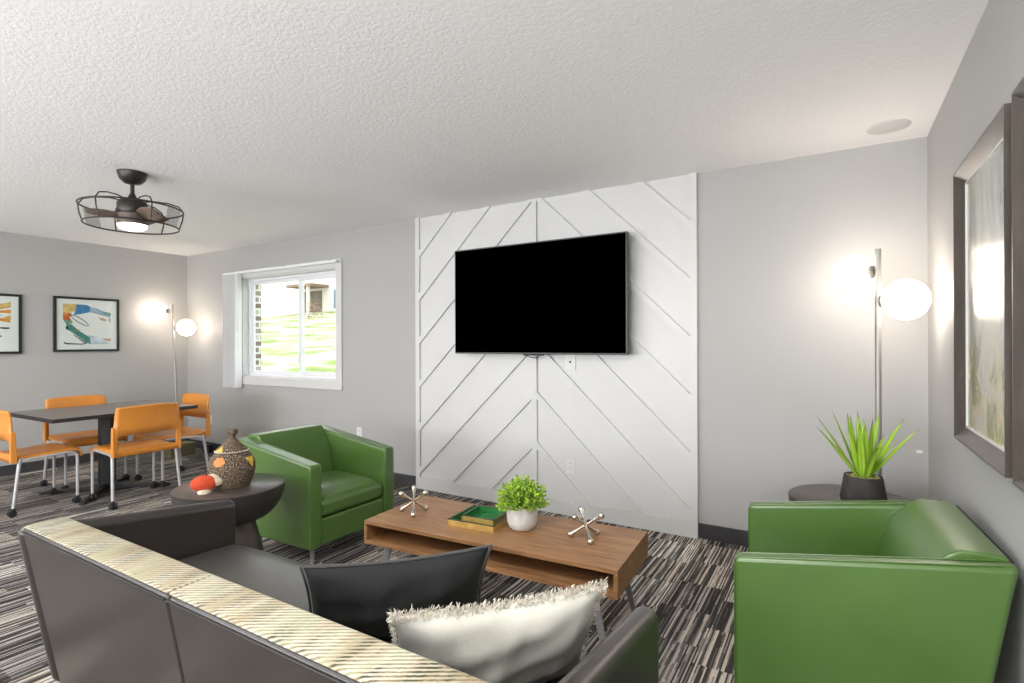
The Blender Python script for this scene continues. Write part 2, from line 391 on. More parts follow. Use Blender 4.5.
def thing(name, label, cat, loc=(0, 0, 0), rz=0, group=None):
    o = bpy.data.objects.new(name, None); COL.objects.link(o); o.empty_display_size = .1
    o.location = loc; o.rotation_euler = (0, 0, rz); o['label'] = label; o['category'] = cat
    if group: o['group'] = group
    return o
def tag(o, label, cat, group=None):
    o['label'] = label; o['category'] = cat
    if group: o['group'] = group
    return o
def struct(o): o['kind'] = 'structure'; return o
def kids(o): return [c for c in bpy.data.objects if c.parent == o]
def copy_tree(o, parent=None):
    ch = kids(o); c = o.copy(); COL.objects.link(c)
    if parent: c.parent = parent
    for k in ch: copy_tree(k, c)
    return c
def place(o, loc, rz, label=None, group=None):
    o.location = loc; o.rotation_euler = (0, 0, rz)
    if label: o['label'] = label
    if group: o['group'] = group
    return o

# ================================================================== ROOM SHELL
bm = new_bm(); box(bm, XL - .15, XR + .15, YF - .15, YB + .15, -.1, 0); struct(finish('floor', bm, M['carpet']))
bm = new_bm(); box(bm, XL - .15, XR + .15, YF - .15, YB + .15, ZC, ZC + .12); struct(finish('ceiling', bm, M['ceiling']))
bm = new_bm(); box(bm, XL - .15, XL, YF - .15, YB + .15, 0, ZC); struct(finish('wall_left', bm, M['wall']))
bm = new_bm(); box(bm, XR, XR + .15, YF - .15, YB + .15, 0, ZC); struct(finish('wall_right', bm, M['wall']))
bm = new_bm(); box(bm, XL, XR, YF - .15, YF, 0, ZC); struct(finish('wall_rear', bm, M['wall']))
WX0, WX1, WZ0, WZ1 = -5.93, -4.31, .925, 2.08
WD = .13
bm = new_bm()
box(bm, XL, WX0, YB, YB + WD, 0, ZC); box(bm, WX1, XR, YB, YB + WD, 0, ZC)
box(bm, WX0, WX1, YB, YB + WD, 0, WZ0); box(bm, WX0, WX1, YB, YB + WD, WZ1, ZC)
struct(finish('wall_back', bm, M['wall']))
# exterior brick skin
bm = new_bm(); e0, e1 = YB + WD + .005, YB + WD + .085
box(bm, XL, WX0 + .045, e0, e1, -.3, 2.9); box(bm, WX1 + .02, XR, e0, e1, -.3, 2.9)
box(bm, WX0 + .045, WX1 + .02, e0, e1, -.3, WZ0 - .02); box(bm, WX0 + .045, WX1 + .02, e0, e1, WZ1 + .02, 2.9)
struct(finish('wall_exterior', bm, M['brick']))
# baseboards
PX0, PX1 = -3.240, -.781
def bb(name, *a):
    bm = new_bm(); box(bm, *a); struct(finish(name, bm, M['baseboard'], bevel=.003, segs=2))
bb('baseboard_back', XL + .012, PX0 - .001, YB - .012, YB, 0, .10)
bb('baseboard_backright', PX1 + .001, XR - .012, YB - .012, YB, 0, .10)
bb('baseboard_left', XL, XL + .012, YF, YB, 0, .10)
bb('baseboard_right', XR - .012, XR, YF, YB, 0, .10)

# chevron feature panel ------------------------------------------------
PT = YB - .012
bm = new_bm(); box(bm, PX0, PX1, PT, YB, 0, ZC)
panel = struct(finish('trim_1', bm, M['trimwhite']))
BF = PT - .019
def batten(poly):
    bm = new_bm(); prism(bm, poly, 'y', BF, PT)
    return finish('batten', bm, M['trimwhite'], panel)
sw = .045; pcx = -2.019
bm_side = [(PX0, PX0 + sw), (pcx - sw / 2, pcx + sw / 2), (PX1 - sw, PX1)]
for a, b in bm_side: batten([(a, .105 if a != PX0 and b != PX1 else 0), (b, .105 if a != PX0 and b != PX1 else 0), (b, ZC), (a, ZC)])
batten([(PX0 + sw, 0), (PX1 - sw, 0), (PX1 - sw, .105), (PX0 + sw, .105)])
def clip(poly, inside, inter):
    out = []
    for i, p in enumerate(poly):
        q = poly[i - 1]
        if inside(p):
            if not inside(q): out.append(inter(q, p))
            out.append(p)
        elif inside(q): out.append(inter(q, p))
    return out
def clip_rect(poly, x0, x1, z0, z1):
    for ax, val, sg in ((0, x0, 1), (0, x1, -1), (1, z0, 1), (1, z1, -1)):
        if not poly: return poly
        ins = lambda p: sg * (p[ax] - val) >= -1e-9
        def it(a, b):
            t = (val - a[ax]) / (b[ax] - a[ax]); return (a[0] + t * (b[0] - a[0]), a[1] + t * (b[1] - a[1]))
        poly = clip(poly, ins, it)
    return poly
vw = .060
for side in (1, -1):
    x0, x1 = (pcx + sw / 2, PX1 - sw) if side == 1 else (PX0 + sw, pcx - sw / 2)
    xc = x0 if side == 1 else x1; L = x1 - x0
    for k in range(-1, 9):
        zc = .475 + .39 * k
        far = xc + side * (L + .2); dz = (L + .2) * .97
        poly = [(xc, zc), (far, zc - dz), (far, zc - dz + vw), (xc, zc + vw)]
        poly = clip_rect(poly, x0, x1, .105, ZC)
        if len(poly) >= 3 and abs(sum(poly[i - 1][0] * poly[i][1] - poly[i][0] * poly[i - 1][1] for i in range(len(poly)))) > .002: batten(poly)

# window -----------------------------------------------------------------
win = bpy.data.objects.new('window_1', None); COL.objects.link(win); struct(win); win.location = ((WX0 + WX1) / 2, YB, 0)
def wpart(name, bm, m, **k):
    o = finish(name, bm, m, **k); o.parent = win; o.matrix_parent_inverse = Matrix.Translation((-win.location.x, -win.location.y, 0)); return o
cw = .085
bm = new_bm()
box(bm, WX1, WX1 + cw, YB - .018, YB + .0, WZ0 - cw, WZ1 + cw); box(bm, WX0 - cw, WX0, YB - .018, YB, WZ0 - cw, WZ1 + cw)
box(bm, WX0, WX1, YB - .018, YB, WZ1, WZ1 + cw); box(bm, WX0, WX1, YB - .018, YB, WZ0 - cw, WZ0)
wpart('window_casing', bm, M['trimwhite'], bevel=.003, segs=1)
bm = new_bm()
box(bm, WX0, WX0 + .012, YB, YB + WD, WZ0, WZ1); box(bm, WX1 - .012, WX1, YB, YB + WD, WZ0, WZ1)
box(bm, WX0, WX1, YB, YB + WD, WZ1 - .012, WZ1); box(bm, WX0, WX1, YB, YB + WD, WZ0, WZ0 + .012)
wpart('window_reveal', bm, M['trimwhite'])
y0, y1 = YB + .075, YB + WD
def frame(bm, x0, x1, z0, z1, w_, ya, yb):
    box(bm, x0, x0 + w_, ya, yb, z0, z1); box(bm, x1 - w_, x1, ya, yb, z0, z1)
    box(bm, x0 + w_, x1 - w_, ya, yb, z1 - w_, z1); box(bm, x0 + w_, x1 - w_, ya, yb, z0, z0 + w_)
bm = new_bm(); frame(bm, WX0 + .012, WX1 - .012, WZ0 + .012, WZ1 - .012, .03, y0, y1); wpart('window_frame', bm, M['vinyl'], bevel=.003, segs=1)
mid = -4.99
bm = new_bm(); frame(bm, WX0 + .042, mid + .02, WZ0 + .042, WZ1 - .042, .032, y0 + .028, y0 + .05); wpart('sash', bm, M['vinyl'], bevel=.002, segs=1)
bm = new_bm(); frame(bm, mid - .02, WX1 - .042, WZ0 + .042, WZ1 - .042, .042, y0 + .004, y0 + .027)
wpart('sash', bm, M['vinyl'], bevel=.002, segs=1)
bm = new_bm(); box(bm, WX0 + .07, mid - .01, y0 + .037, y0 + .041, WZ0 + .07, WZ1 - .07); wpart('glass_pane', bm, M['glass'])
bm = new_bm(); box(bm, mid + .02, WX1 - .08, y0 + .013, y0 + .017, WZ0 + .08, WZ1 - .08); wpart('glass_pane', bm, M['glass'])
bm = new_bm(); box(bm, mid - .016, mid - .002, y0 - .010, y0 + .004, 1.10, 1.18); wpart('sash_latch', bm, M['vinyl'], bevel=.003)

# vertical blind -----------------------------------------------------------
vb = thing('vertical_blind', 'white vertical blind slid open and stacked at the left side of the window', 'blind', (-6.09, YB - .07, .80))
def off(bm, v_):
    for q in bm.verts: q.co -= Vector(v_)
    return bm
VB = (-6.09, YB - .07, .80)
bm = new_bm(); box(bm, -6.17, -4.225, YB - .085, YB - .050, 2.118, 2.142)
finish('head_rail', off(bm, VB), M['vinyl'], vb, bevel=.004)
for i in range(3):
    bm = new_bm(); x = (-6.1, -5.1, -4.35)[i]; box(bm, x, x + .03, YB - .075, YB - .0185, 2.142, 2.150); finish('bracket', off(bm, VB), M['greysteel'], vb)
for i in range(11):
    x = -6.125 + i * .0240 + (.004 if i % 2 else 0); dyv = .007 if i % 2 else 0
    bm = new_bm()
    n = 8; ps = [(x + .006 * math.sin(PI * j / n), YB - .116 + dyv + .086 * j / n) for j in range(n + 1)]
    prism(bm, ps + [(a + .0022, b) for a, b in ps[::-1]], 'z', .805, 2.116)
    finish('vane', off(bm, VB), M['blind'], vb, smooth=True)
bm = new_bm(); tube(bm, [(-5.865, YB - .10, 2.118), (-5.86, YB - .10, 1.45)], .004, 6); finish('wand', off(bm, VB), M['vinyl'], vb)

# outdoors -----------------------------------------------------------------
bm = new_bm()
nx, ny = 30, 26; g = []
for j in range(ny + 1):
    y = YB + .5 + 30 * (j / ny) ** 1.5; row = []
    for i in range(nx + 1):
        x = -60 + 70 * i / nx
        z = -.2 + max(0, (y - 4.5)) * .20 + (.12 * math.sin(x * .4) + .10 * math.sin(y * .5 + x * .2)) * min(1, (y - 4.2) / 6)
        row.append(bm.verts.new((x, y, z)))
    g.append(row)
for j in range(ny):
    for i in range(nx): bm.faces.new((g[j][i], g[j][i + 1], g[j + 1][i + 1], g[j + 1][i]))
o = finish('lawn', bm, M['grass'], smooth=True); struct(o)
apt = thing('apartment_building', 'pale apartment building at the top of the grassy slope outside the window', 'building', (-26, 21.5, 2.2))
def ap(name, m, *a, **k):
    bm = new_bm(); box(bm, *a); return finish(name, bm, m, apt, **k)
ap('wall', M['stucco'], -16, 8, 0, 6, 0, 9)
ap('porch_roof', M['bldgroof'], -1.9, .3, -1.3, 0, 2.45, 2.6)
ap('doorway', M['bldgdark'], -2.4, -.3, -.04, 0, .6, 2.3)
ap('porch_post', M['stucco'], -.2, -.05, -1.2, -1.05, .0, 2.45)
d = ap('window', M['bldgglass'], .75, 1.45, -.04, 0, 1.2, 2.3); ap('window', M['bldgglass'], .75, 1.45, -.04, 0, 3.6, 4.8)
ap('window', M['bldgglass'], -6.2, -5.2, -.04, 0, 3.6, 4.8)
# a shrub by the porch
bm = new_bm()
for i in range(380):
    a = random.uniform(0, 2 * PI); r = random.random() ** .5 * .55; z = random.uniform(.0, 1.1) * (1 - (r / .6) ** 2 * .6)
    p = Vector((r * math.cos(a), r * math.sin(a), z)); s = .06
    q = [p + Vector((random.uniform(-s, s), random.uniform(-s, s), random.uniform(-s, s))) for _ in range(3)]
    bm.faces.new([bm.verts.new(v_) for v_ in q])
sh = finish('shrub', bm, flat('dry_shrub', (.30, .20, .14), .9, var=.4), loc=(-24.3, 19.2, 2.60)); tag(sh, 'small brownish shrub in front of the building porch outside the window', 'shrub')

# outlets ------------------------------------------------------------------
def outlet(x, z, y, label, kind='outlet', wd=.072, hg=.115):
    o = thing('wall_outlet', label, 'outlet', (x, y, z))
    bm = new_bm(); box(bm, -wd / 2, wd / 2, -.006, 0, -hg / 2, hg / 2); finish('cover_plate', bm, M['switch'], o, bevel=.003, segs=2)
    if kind == 'outlet':
        for dz in (-.02, .02):
            bm = new_bm(); box(bm, -.016, .016, -.0085, -.006, dz - .014, dz + .014)
            s = finish('socket', bm, M['switch'], o, bevel=.003, segs=2)
            bm = new_bm()
            for dx in (-.006, .006): box(bm, dx - .0012, dx + .0012, -.0092, -.0085, dz - .003, dz + .006)
            q = finish('slot', bm, M['dark']); q.parent = s
    elif kind == 'hole':
        bm = new_bm(); box(bm, -.007, .007, -.0078, -.006, -.010, .006); finish('cable_hole', bm, M['dark'], o)
    return o
outlet(-6.584, .373, YB, 'white wall outlet right of the farthest orange chair')
outlet(-3.99, .43, YB, 'white wall outlet showing just above the left green armchair')
outlet(-1.713, .375, PT, 'white outlet low on the white chevron panel')
outlet(-1.713, 1.165, PT, 'white cover plate with a square hole below the television', 'hole', .09, .125)
o = outlet(.405, .696, YB, 'small white wall plate in the right corner by the floor lamp', 'blank', .03, .02)

# ceiling disc
sd = thing('ceiling_speaker_cover', 'round white cover disc on the ceiling near the right corner', 'cover', (.25, 3.43, ZC))
bm = new_bm(); lathe(bm, [(0, -.006), (.075, -.006), (.092, -.003), (.095, 0), (0, 0)], 40); finish('disc', bm, M['trimwhite'], sd, smooth=True)
bm = new_bm(); tube(bm, [(.095 * math.cos(a), .095 * math.sin(a), -.003) for a in lin(0, 2 * PI, 36)[:-1]], .003, 6, closed=True); finish('rim', bm, M['switch'], sd, smooth=True)

# ================================================================== TELEVISION
TX, TZ = -1.96, 1.65; TW, TH, TY = 1.485, .855, 3.555
tv = thing('television', 'large black flat screen television mounted on the white chevron panel', 'television', (TX, TY, TZ))
bm = new_bm(); box(bm, -TW / 2, TW / 2, 0, .035, -TH / 2, TH / 2); finish('bezel', bm, M['tvframe'], tv, bevel=.003, segs=2)
bm = new_bm(); box(bm, -TW / 2 + .007, TW / 2 - .012, -.0015, .002, -TH / 2 + .012, TH / 2 - .010); finish('screen', bm, M['screen'], tv)
bm = new_bm(); box(bm, -.35, .35, .035, .065, -.25, .22); finish('rear_housing', bm, M['dark'], tv, bevel=.01)
bm = new_bm(); box(bm, -.25, .25, .065, BF - TY - .001, -.20, .20); box(bm, -.3, .3, .075, BF - TY - .001, .10, .14); finish('wall_bracket', bm, M['blackmetal'], tv)
bm = new_bm(); box(bm, -.09, .09, -.001, .012, -TH / 2 - .010, -TH / 2); finish('sensor_bar', bm, M['dark'], tv, bevel=.003)
# the little cables under the set
bm = new_bm()
tube(bm, [(-2.10, TY + .05, 1.26), (-2.06, TY + .06, 1.21), (-1.99, TY + .08, 1.19), (-1.93, TY + .09, 1.22), (-1.90, TY + .07, 1.26)], .003, 6)
tag(finish('television_cable', bm, M['dark'], smooth=True), 'thin black cable looping just below the television', 'cable')

# ================================================================== PICTURES
def wall_picture(name, label, y0, y1, z0, z1, patches, group):
    o = thing(name, label, 'picture', (XL, (y0 + y1) / 2, (z0 + z1) / 2), 0, group)
    W, H = y1 - y0, z1 - z0; fw, D = .024, .032
    bm = new_bm()
    for a in ((-W / 2, -W / 2 + fw, -H / 2, H / 2), (W / 2 - fw, W / 2, -H / 2, H / 2), (-W / 2 + fw, W / 2 - fw, -H / 2, -H / 2 + fw), (-W / 2 + fw, W / 2 - fw, H / 2 - fw, H / 2)):
        box(bm, 0.001, D, a[0], a[1], a[2], a[3])
    finish('frame', bm, M['blackmetal'], o, bevel=.002, segs=1)
    bm = new_bm(); box(bm, .002, .018, -W / 2 + fw, W / 2 - fw, -H / 2 + fw, H / 2 - fw); finish('mat_board', bm, M['paper'], o)
    # the print: painted shapes lying on the sheet
    iw, ih = W * .73, H * .74
    mats = [M['paper']]; bm = new_bm(); box(bm, .018, .0186, -iw / 2, iw / 2, -ih / 2, ih / 2, 0)
    for i, (col, pts) in enumerate(patches):
        mats.append(ink[col]); x = .0188 + i * .00012
        try: bm.faces.new([bm.verts.new((x, -iw / 2 + u * iw, ih / 2 - v_ * ih)) for u, v_ in pts]).material_index = len(mats) - 1
        except Exception: pass
    finish('print', bm, mats, o, normals=False)
    bm = new_bm(); box(bm, .026, .028, -W / 2 + fw, W / 2 - fw, -H / 2 + fw, H / 2 - fw); finish('glazing', bm, M['glass'], o)
    return o
def pp(L): return [((x - 270) / 420, (y - 205) / 347) for x, y in L]
def loop(cx, cy, a, b, rot, w_, n=28):
    out, inn = [], []
    for k in range(n + 1):
        t_ = 2 * PI * k / n
        for lst, s in ((out, 0), (inn, w_)):
            x, y = (a - s) * math.cos(t_), (b - s) * math.sin(t_)
            lst.append((cx + x * math.cos(rot) - y * math.sin(rot), cy + x * math.sin(rot) + y * math.cos(rot)))
    return out + inn[::-1]
P2 = [('lavender', pp([(470, 470), (560, 480), (690, 548), (500, 550)])),
      ('yellow', pp([(270, 205), (390, 205), (372, 262), (330, 285), (270, 272)])), ('blue', pp([(388, 205), (470, 208), (505, 222), (505, 268), (440, 285), (360, 300), (372, 262)])),
      ('greyblue', pp([(500, 222), (560, 232), (640, 262), (690, 285), (682, 318), (640, 300), (560, 282), (500, 270)])),
      ('green', pp([(630, 262), (690, 268), (690, 300), (640, 290)])),
      ('red', pp([(270, 305), (315, 280), (345, 290), (325, 320), (345, 350), (300, 355), (270, 338)])), ('orange', pp([(270, 275), (300, 280), (320, 300), (270, 315)])),
      ('teal', pp([(296, 372), (340, 378), (400, 430), (500, 492), (508, 550), (470, 535), (380, 470), (300, 420)])),
      ('green', pp([(270, 340), (350, 352), (350, 372), (296, 376)])), ('black', pp([(290, 400), (315, 395), (310, 425), (295, 425)])),
      ('black', pp(loop(412, 345, 88, 22, .52, 7))), ('black', pp([(275, 528), (300, 538), (430, 545), (475, 535), (475, 543), (430, 553), (295, 550), (275, 540)])),
      ('tan', pp([(575, 312), (620, 318), (655, 332), (640, 345), (600, 338)])), ('tan', pp([(600, 497), (690, 500), (690, 525), (650, 520)])),
      ('blue', pp([(672, 320), (684, 320), (684, 360), (676, 350)])), ('black', pp([(360, 465), (440, 520), (470, 535), (465, 540), (435, 526), (355, 470)])),
      ('red', pp([(380, 415), (412, 428), (405, 438), (385, 428)]))]
wall_picture('framed_abstract_print', 'black framed abstract print with blue and teal strokes, nearest the corner floor lamp', 2.325, 2.93, 1.232, 1.828, P2, 'abstract prints on the left wall')
P1 = [('orange', [(.3, .15), (.6, .10), (1, .02), (1, .12), (.7, .22), (1, .18), (1, .26), (.6, .26)]), ('yellow', [(.72, .12), (1, .0), (1, .10), (.8, .16)]),
      ('lavender', [(.4, .25), (.75, .25), (.9, .32), (.6, .36)]), ('brown', [(.2, .3), (.7, .28), (.74, .38), (.6, .5), (.3, .5)]),
      ('orange', [(.65, .34), (.98, .40), (1, .47), (.7, .42)]), ('yellow', [(.85, .36), (1, .30), (1, .42)]), ('pink', [(.35, .5), (.68, .46), (.64, .9), (.40, .85)]),
      ('brown', [(.5, .6), (.62, .62), (.6, .95), (.52, .95)]), ('black', [(.68, .57), (.98, .58), (.98, .61), (.9, .62), (.68, .585)]),
      ('black', [(.72, .70), (.86, .78), (.72, .86), (.72, .84), (.83, .78), (.72, .72)]), ('teal', [(0, .6), (.3, .7), (.3, .8), (0, .75)]), ('blue', [(0, .1), (.25, .2), (.2, .3), (0, .3)])]
wall_picture('framed_abstract_print', 'black framed abstract print with orange strokes, cut by the left photo edge', 1.45, 2.066, 1.218, 1.82, P1, 'abstract prints on the left wall')

def deep_picture(label, y0, y1, z0, z1, art, group):
    xf = .385; D = XR - xf
    o = thing('deep_framed_painting', label, 'painting', (XR, (y0 + y1) / 2, (z0 + z1) / 2), 0, group)
    W, H = (y1 - y0) / 2, (z1 - z0) / 2; s = .046; rec = .030; lip = .006
    # mitred members: outer face, front lip, inner slope down to the canvas
    def member(name, A, B, mat):
        # A,B corners outward; each corner has outer, lip and inner points
        bm = new_bm(); sec = []
        for (sy, sz) in (A, B):
            sec.append([(-.001, sy * W, sz * H), (-D, sy * W, sz * H), (-D, sy * (W - lip), sz * (H - lip)), (-D + rec, sy * (W - s), sz * (H - s)), (-.001, sy * (W - s), sz * (H - s))])
        va = [bm.verts.new(p) for p in sec[0]]; vb_ = [bm.verts.new(p) for p in sec[1]]
        for i in range(5): bm.faces.new((va[i], va[(i + 1) % 5], vb_[(i + 1) % 5], vb_[i]))
        bm.faces.new(va); bm.faces.new(vb_[::-1]); return finish(name, bm, mat, o)
    member('frame_rail', (-1, 1), (1, 1), M['darkwood']); member('frame_rail', (-1, -1), (1, -1), M['darkwood'])
    member('frame_stile', (1, -1), (1, 1), M['darkwood_v']); member('frame_stile', (-1, -1), (-1, 1), M['darkwood_v'])
    a, b = W - s, H - s
    bm = new_bm(); fx = -D + rec
    for q in ((-a, -a + .008, -b, b), (a - .008, a, -b, b), (-a + .008, a - .008, b - .008, b), (-a + .008, a - .008, -b, -b + .008)): box(bm, fx - .003, fx + .004, *q)
    finish('inner_fillet', bm, M['trimwhite'], o)
    bm = new_bm(); box(bm, fx + .002, fx + .006, -a + .008, a - .008, -b + .008, b - .008); finish('canvas', bm, art, o)
    return o
deep_picture('deep dark wood framed abstract painting on the right wall, farther from the camera', 1.875, 2.575, .948, 1.934, M['art_big'], 'deep framed paintings on the right wall')
deep_picture('deep dark wood framed painting cut by the right edge of the photo', 1.105, 1.805, .948, 1.934, M['art_big2'], 'deep framed paintings on the right wall')

# ================================================================== UPHOLSTERED SEATING (faces +x)
def seating(o, W, D, arm, m, m_seat, zf=.60, zb=.70, z0=.11, lean=.10, seats=1, back_top=None, backs=1, bz=.715, bulge=.0, abev=.018, sz=0.0, pipe=.0022):
    x1, xr = D / 2, -D / 2
    for s in (1, -1):
        bm = new_bm(); y0, y1 = (W / 2 - arm, W / 2) if s == 1 else (-W / 2, -W / 2 + arm)
        prism(bm, [(xr + lean, z0), (x1, z0), (x1, zf), (xr, zb)], 'y', y0, y1)
        a = finish('arm', bm, m, o, bevel=abev, segs=5)
        if not pipe: continue
        bm = new_bm()   # piping along the outer and inner edge of the arm front
        for yy in (y0 + .006, y1 - .006):
            tube(bm, [(x1 - .001, yy, z0 + .01), (x1 - .001, yy, zf - .02)] + [(x1 - .006, yy, zf - .004)] + [(x1 - .03, yy, zf + .002), (xr + .04, yy, zb - .004)], pipe, 6)
        p = finish('piping', bm, m, smooth=True); p.parent = a
    iw = W - 2 * arm - .004
    n = backs
    for i in range(n):
        y0 = -iw / 2 + iw * i / n + (.0015 if i else 0); y1 = -iw / 2 + iw * (i + 1) / n - (.0015 if i < n - 1 else 0)
        prof = [(xr + lean + .004, z0 + .01), (xr + .004, bz - .012), (xr + .02, bz), (xr + .115, bz + .002)]
        prof += [(xr + .135 + bulge * .2, bz - .02), (xr + .165 + bulge * .6, bz - .09), (xr + .21 + bulge * .5, bz - .20), (xr + .25, .36), (xr + .25, z0 + .01)]
        bm = new_bm(); prism(bm, prof, 'y', y0, y1)
        b = finish('backrest', bm, m, o, bevel=.012, segs=3)
        if back_top:
            bm = new_bm(); t_ = .004
            prism(bm, [(xr + .006, bz - .001), (xr + .016, bz + .0045), (xr + .117, bz + .006), (xr + .128, bz - .002), (xr + .120, bz - .004), (xr + .02, bz - .004)], 'y', y0 + .001, y1 - .001)
            tp = finish('patterned_top_panel', bm, back_top, bevel=.003, segs=2); tp.parent = b; tp['label'] = 'cream and olive striped fabric top'
        bm = new_bm(); tube(bm, [(xr + .002, y0 + .004, bz - .014), (xr + .002, y1 - .004, bz - .014)], .003, 6); p = finish('seam', bm, M['thread']); p.parent = b
    bm = new_bm(); box(bm, xr + .22, x1 - .012, -iw / 2, iw / 2, z0 + .005, .272); finish('seat_base', bm, m, o, bevel=.012, segs=3)
    for i in range(seats):
        y0 = -iw / 2 + iw * i / seats + .001; y1 = -iw / 2 + iw * (i + 1) / seats - .001
        bm = new_bm(); nx, ny = 10, 14; X0, X1 = xr + .235, x1 - .010
        top = []
        for j in range(nx + 1):
            row = []
            for k in range(ny + 1):
                u, v_ = j / nx, k / ny
                z = .378 + sz + .044 * (1 - (2 * u - 1) ** 4) * (1 - (2 * v_ - 1) ** 6) + .015 * (1 - u)
                row.append(bm.verts.new((X0 + (X1 - X0) * u, y0 + (y1 - y0) * v_, z)))
            top.append(row)
        for j in range(nx):
            for k in range(ny): bm.faces.new((top[j][k], top[j + 1][k], top[j + 1][k + 1], top[j][k + 1]))
        edge = [top[0][k] for k in range(ny + 1)] + [top[j][ny] for j in range(1, nx + 1)] + [top[nx][k] for k in range(ny - 1, -1, -1)] + [top[j][0] for j in range(nx - 1, 0, -1)]
        low = [bm.verts.new((v_.co.x, v_.co.y, .276)) for v_ in edge]
        N = len(edge)
        for k in range(N): bm.faces.new((edge[k], edge[(k + 1) % N], low[(k + 1) % N], low[k]))
        bm.faces.new(low)
        finish('seat_cushion', bm, m_seat, o, bevel=.032, segs=5)
    for sx in (1, -1):
        for sy in (1, -1):
            bm = new_bm(); fx, fy = (x1 - .075 if sx == 1 else xr + lean + .07), sy * (W / 2 - .075)
            tube(bm, [(fx, fy, z0 + .004), (fx + sx * .012, fy + sy * .012, 0)], [.016, .011], 12)
            finish('leg', bm, M['chairleg'], o, smooth=True)
    return o
gl = thing('armchair', 'green vinyl armchair facing right beside the round side table with the basket', 'armchair', (-2.95, 2.362, 0), 0, 'green armchairs')
seating(gl, .686, .74, .085, M['green'], M['green'])
gr = thing('armchair', 'green vinyl armchair seen from its side against the right wall', 'armchair', (.052, 2.252, 0), PI + .058, 'green armchairs')
seating(gr, .695, .716, .055, M['green'], M['green'], bz=.708, bulge=.07)
sofa = thing('sofa', 'dark taupe leather sofa seen from behind with a cream striped top edge', 'sofa', (-1.393, 1.05, 0), PI / 2)
seating(sofa, 1.99, .76, .07, M['taupe'], M['taupe_seat'], seats=1, backs=2, back_top=M['ikat'], bz=.700, zb=.694, abev=.034, sz=.038, pipe=0)

# ================================================================== PILLOWS
def pillow(o, W, H, T, mat, seed):
    rnd = random.Random(seed); n = 26; bm = new_bm(); grid = {}
    for side in (1, -1):
        for i in range(n + 1):
            for j in range(n + 1):
                u, v_ = 2 * i / n - 1, 2 * j / n - 1
                e = max(0, (1 - u ** 2)) ** .5 * max(0, (1 - v_ ** 2)) ** .5
                if (i in (0, n) or j in (0, n)) and side == -1: grid[(side, i, j)] = grid[(1, i, j)]; continue
                px = u * W / 2 * (1 - .07 * (1 - v_ ** 2)); pz = v_ * H / 2 * (1 - .11 * (1 - u ** 2))
                wr = (.006 * math.sin(7 * u + 3 * v_ + seed) + .004 * math.sin(13 * v_ - 5 * u + seed * 2) + .012 * max(0, math.sin(9 * u - 2.5 * v_ + seed * 3)) ** 3 * (v_ + 1) * .5) * e
                grid[(side, i, j)] = bm.verts.new((px, side * (T * (.26 if side == 1 else .60) * e ** 1.15 + wr), pz + H / 2))
    for side in (1, -1):
        for i in range(n):
            for j in range(n): bm.faces.new([grid[(side, *p)] for p in ((i, j), (i + 1, j), (i + 1, j + 1), (i, j + 1))])
    c = finish('cover', bm, mat, o, subsurf=1); return c
def edge_pt(s, W, H, k):
    """k: 0 top, 1 right, 2 left ; s in -1..1"""
    if k == 0: return Vector((s * W / 2, 0, H / 2 * (1 - .11 * (1 - s * s)) + H / 2))
    sg = 1 if k == 1 else -1
    return Vector((sg * W / 2 * (1 - .07 * (1 - s * s)), 0, s * H / 2 + H / 2))
# white fringed pillow leaning in the right corner of the sofa
PW = thing('throw_pillow', 'off white throw pillow with a cream fringe at the right end of the sofa', 'pillow')
pillow(PW, .52, .345, .15, M['linen'], 3)
bm = new_bm(); rnd = random.Random(5)
for k, cnt in ((0, 2600), (1, 500), (2, 400)):
    for _ in range(cnt):
        s = rnd.uniform(-1, 1); p = edge_pt(s, .52, .345, k) + Vector((0, rnd.uniform(-.012, .012), -rnd.random() * (.020 if k == 0 else 0)))
        out = Vector((0, 0, 1)) if k == 0 else Vector((1 if k == 1 else -1, 0, 0))
        ln = rnd.uniform(.005, .014) if k == 0 else rnd.uniform(.004, .010)
        d = (out + Vector((rnd.uniform(-.9, .9), rnd.uniform(-.9, .9), rnd.uniform(-.4, .4)))).normalized()
        sv = d.cross(Vector((rnd.random(), rnd.random(), rnd.random()))).normalized() * .0012
        q0, q1 = p - out * .004, p + d * ln; mid_ = (q0 + q1) / 2 + Vector((rnd.uniform(-.004, .004), rnd.uniform(-.004, .004), 0))
        a = [bm.verts.new(x) for x in (q0 - sv, q0 + sv, mid_ + sv, mid_ - sv, q1 + sv * .6, q1 - sv * .6)]
        bm.faces.new((a[0], a[1], a[2], a[3])); bm.faces.new((a[3], a[2], a[4], a[5]))
f = finish('fringe', bm, M['fringe'], PW, normals=False); f['kind'] = 'stuff'
PB = thing('throw_pillow', 'black velvet throw pillow on the sofa left of the off white pillow', 'pillow')
pillow(PB, .52, .345, .15, M['velvet'], 8)
bm = new_bm()
tube(bm, [edge_pt(s, .52, .345, 0) for s in lin(-1, 1, 20)], .004, 6); tube(bm, [edge_pt(s, .52, .345, 1) for s in lin(-1, 1, 14)], .004, 6); tube(bm, [edge_pt(s, .52, .345, 2) for s in lin(-1, 1, 14)], .004, 6)
finish('piping', bm, M['velvet_edge'], PB, smooth=True)
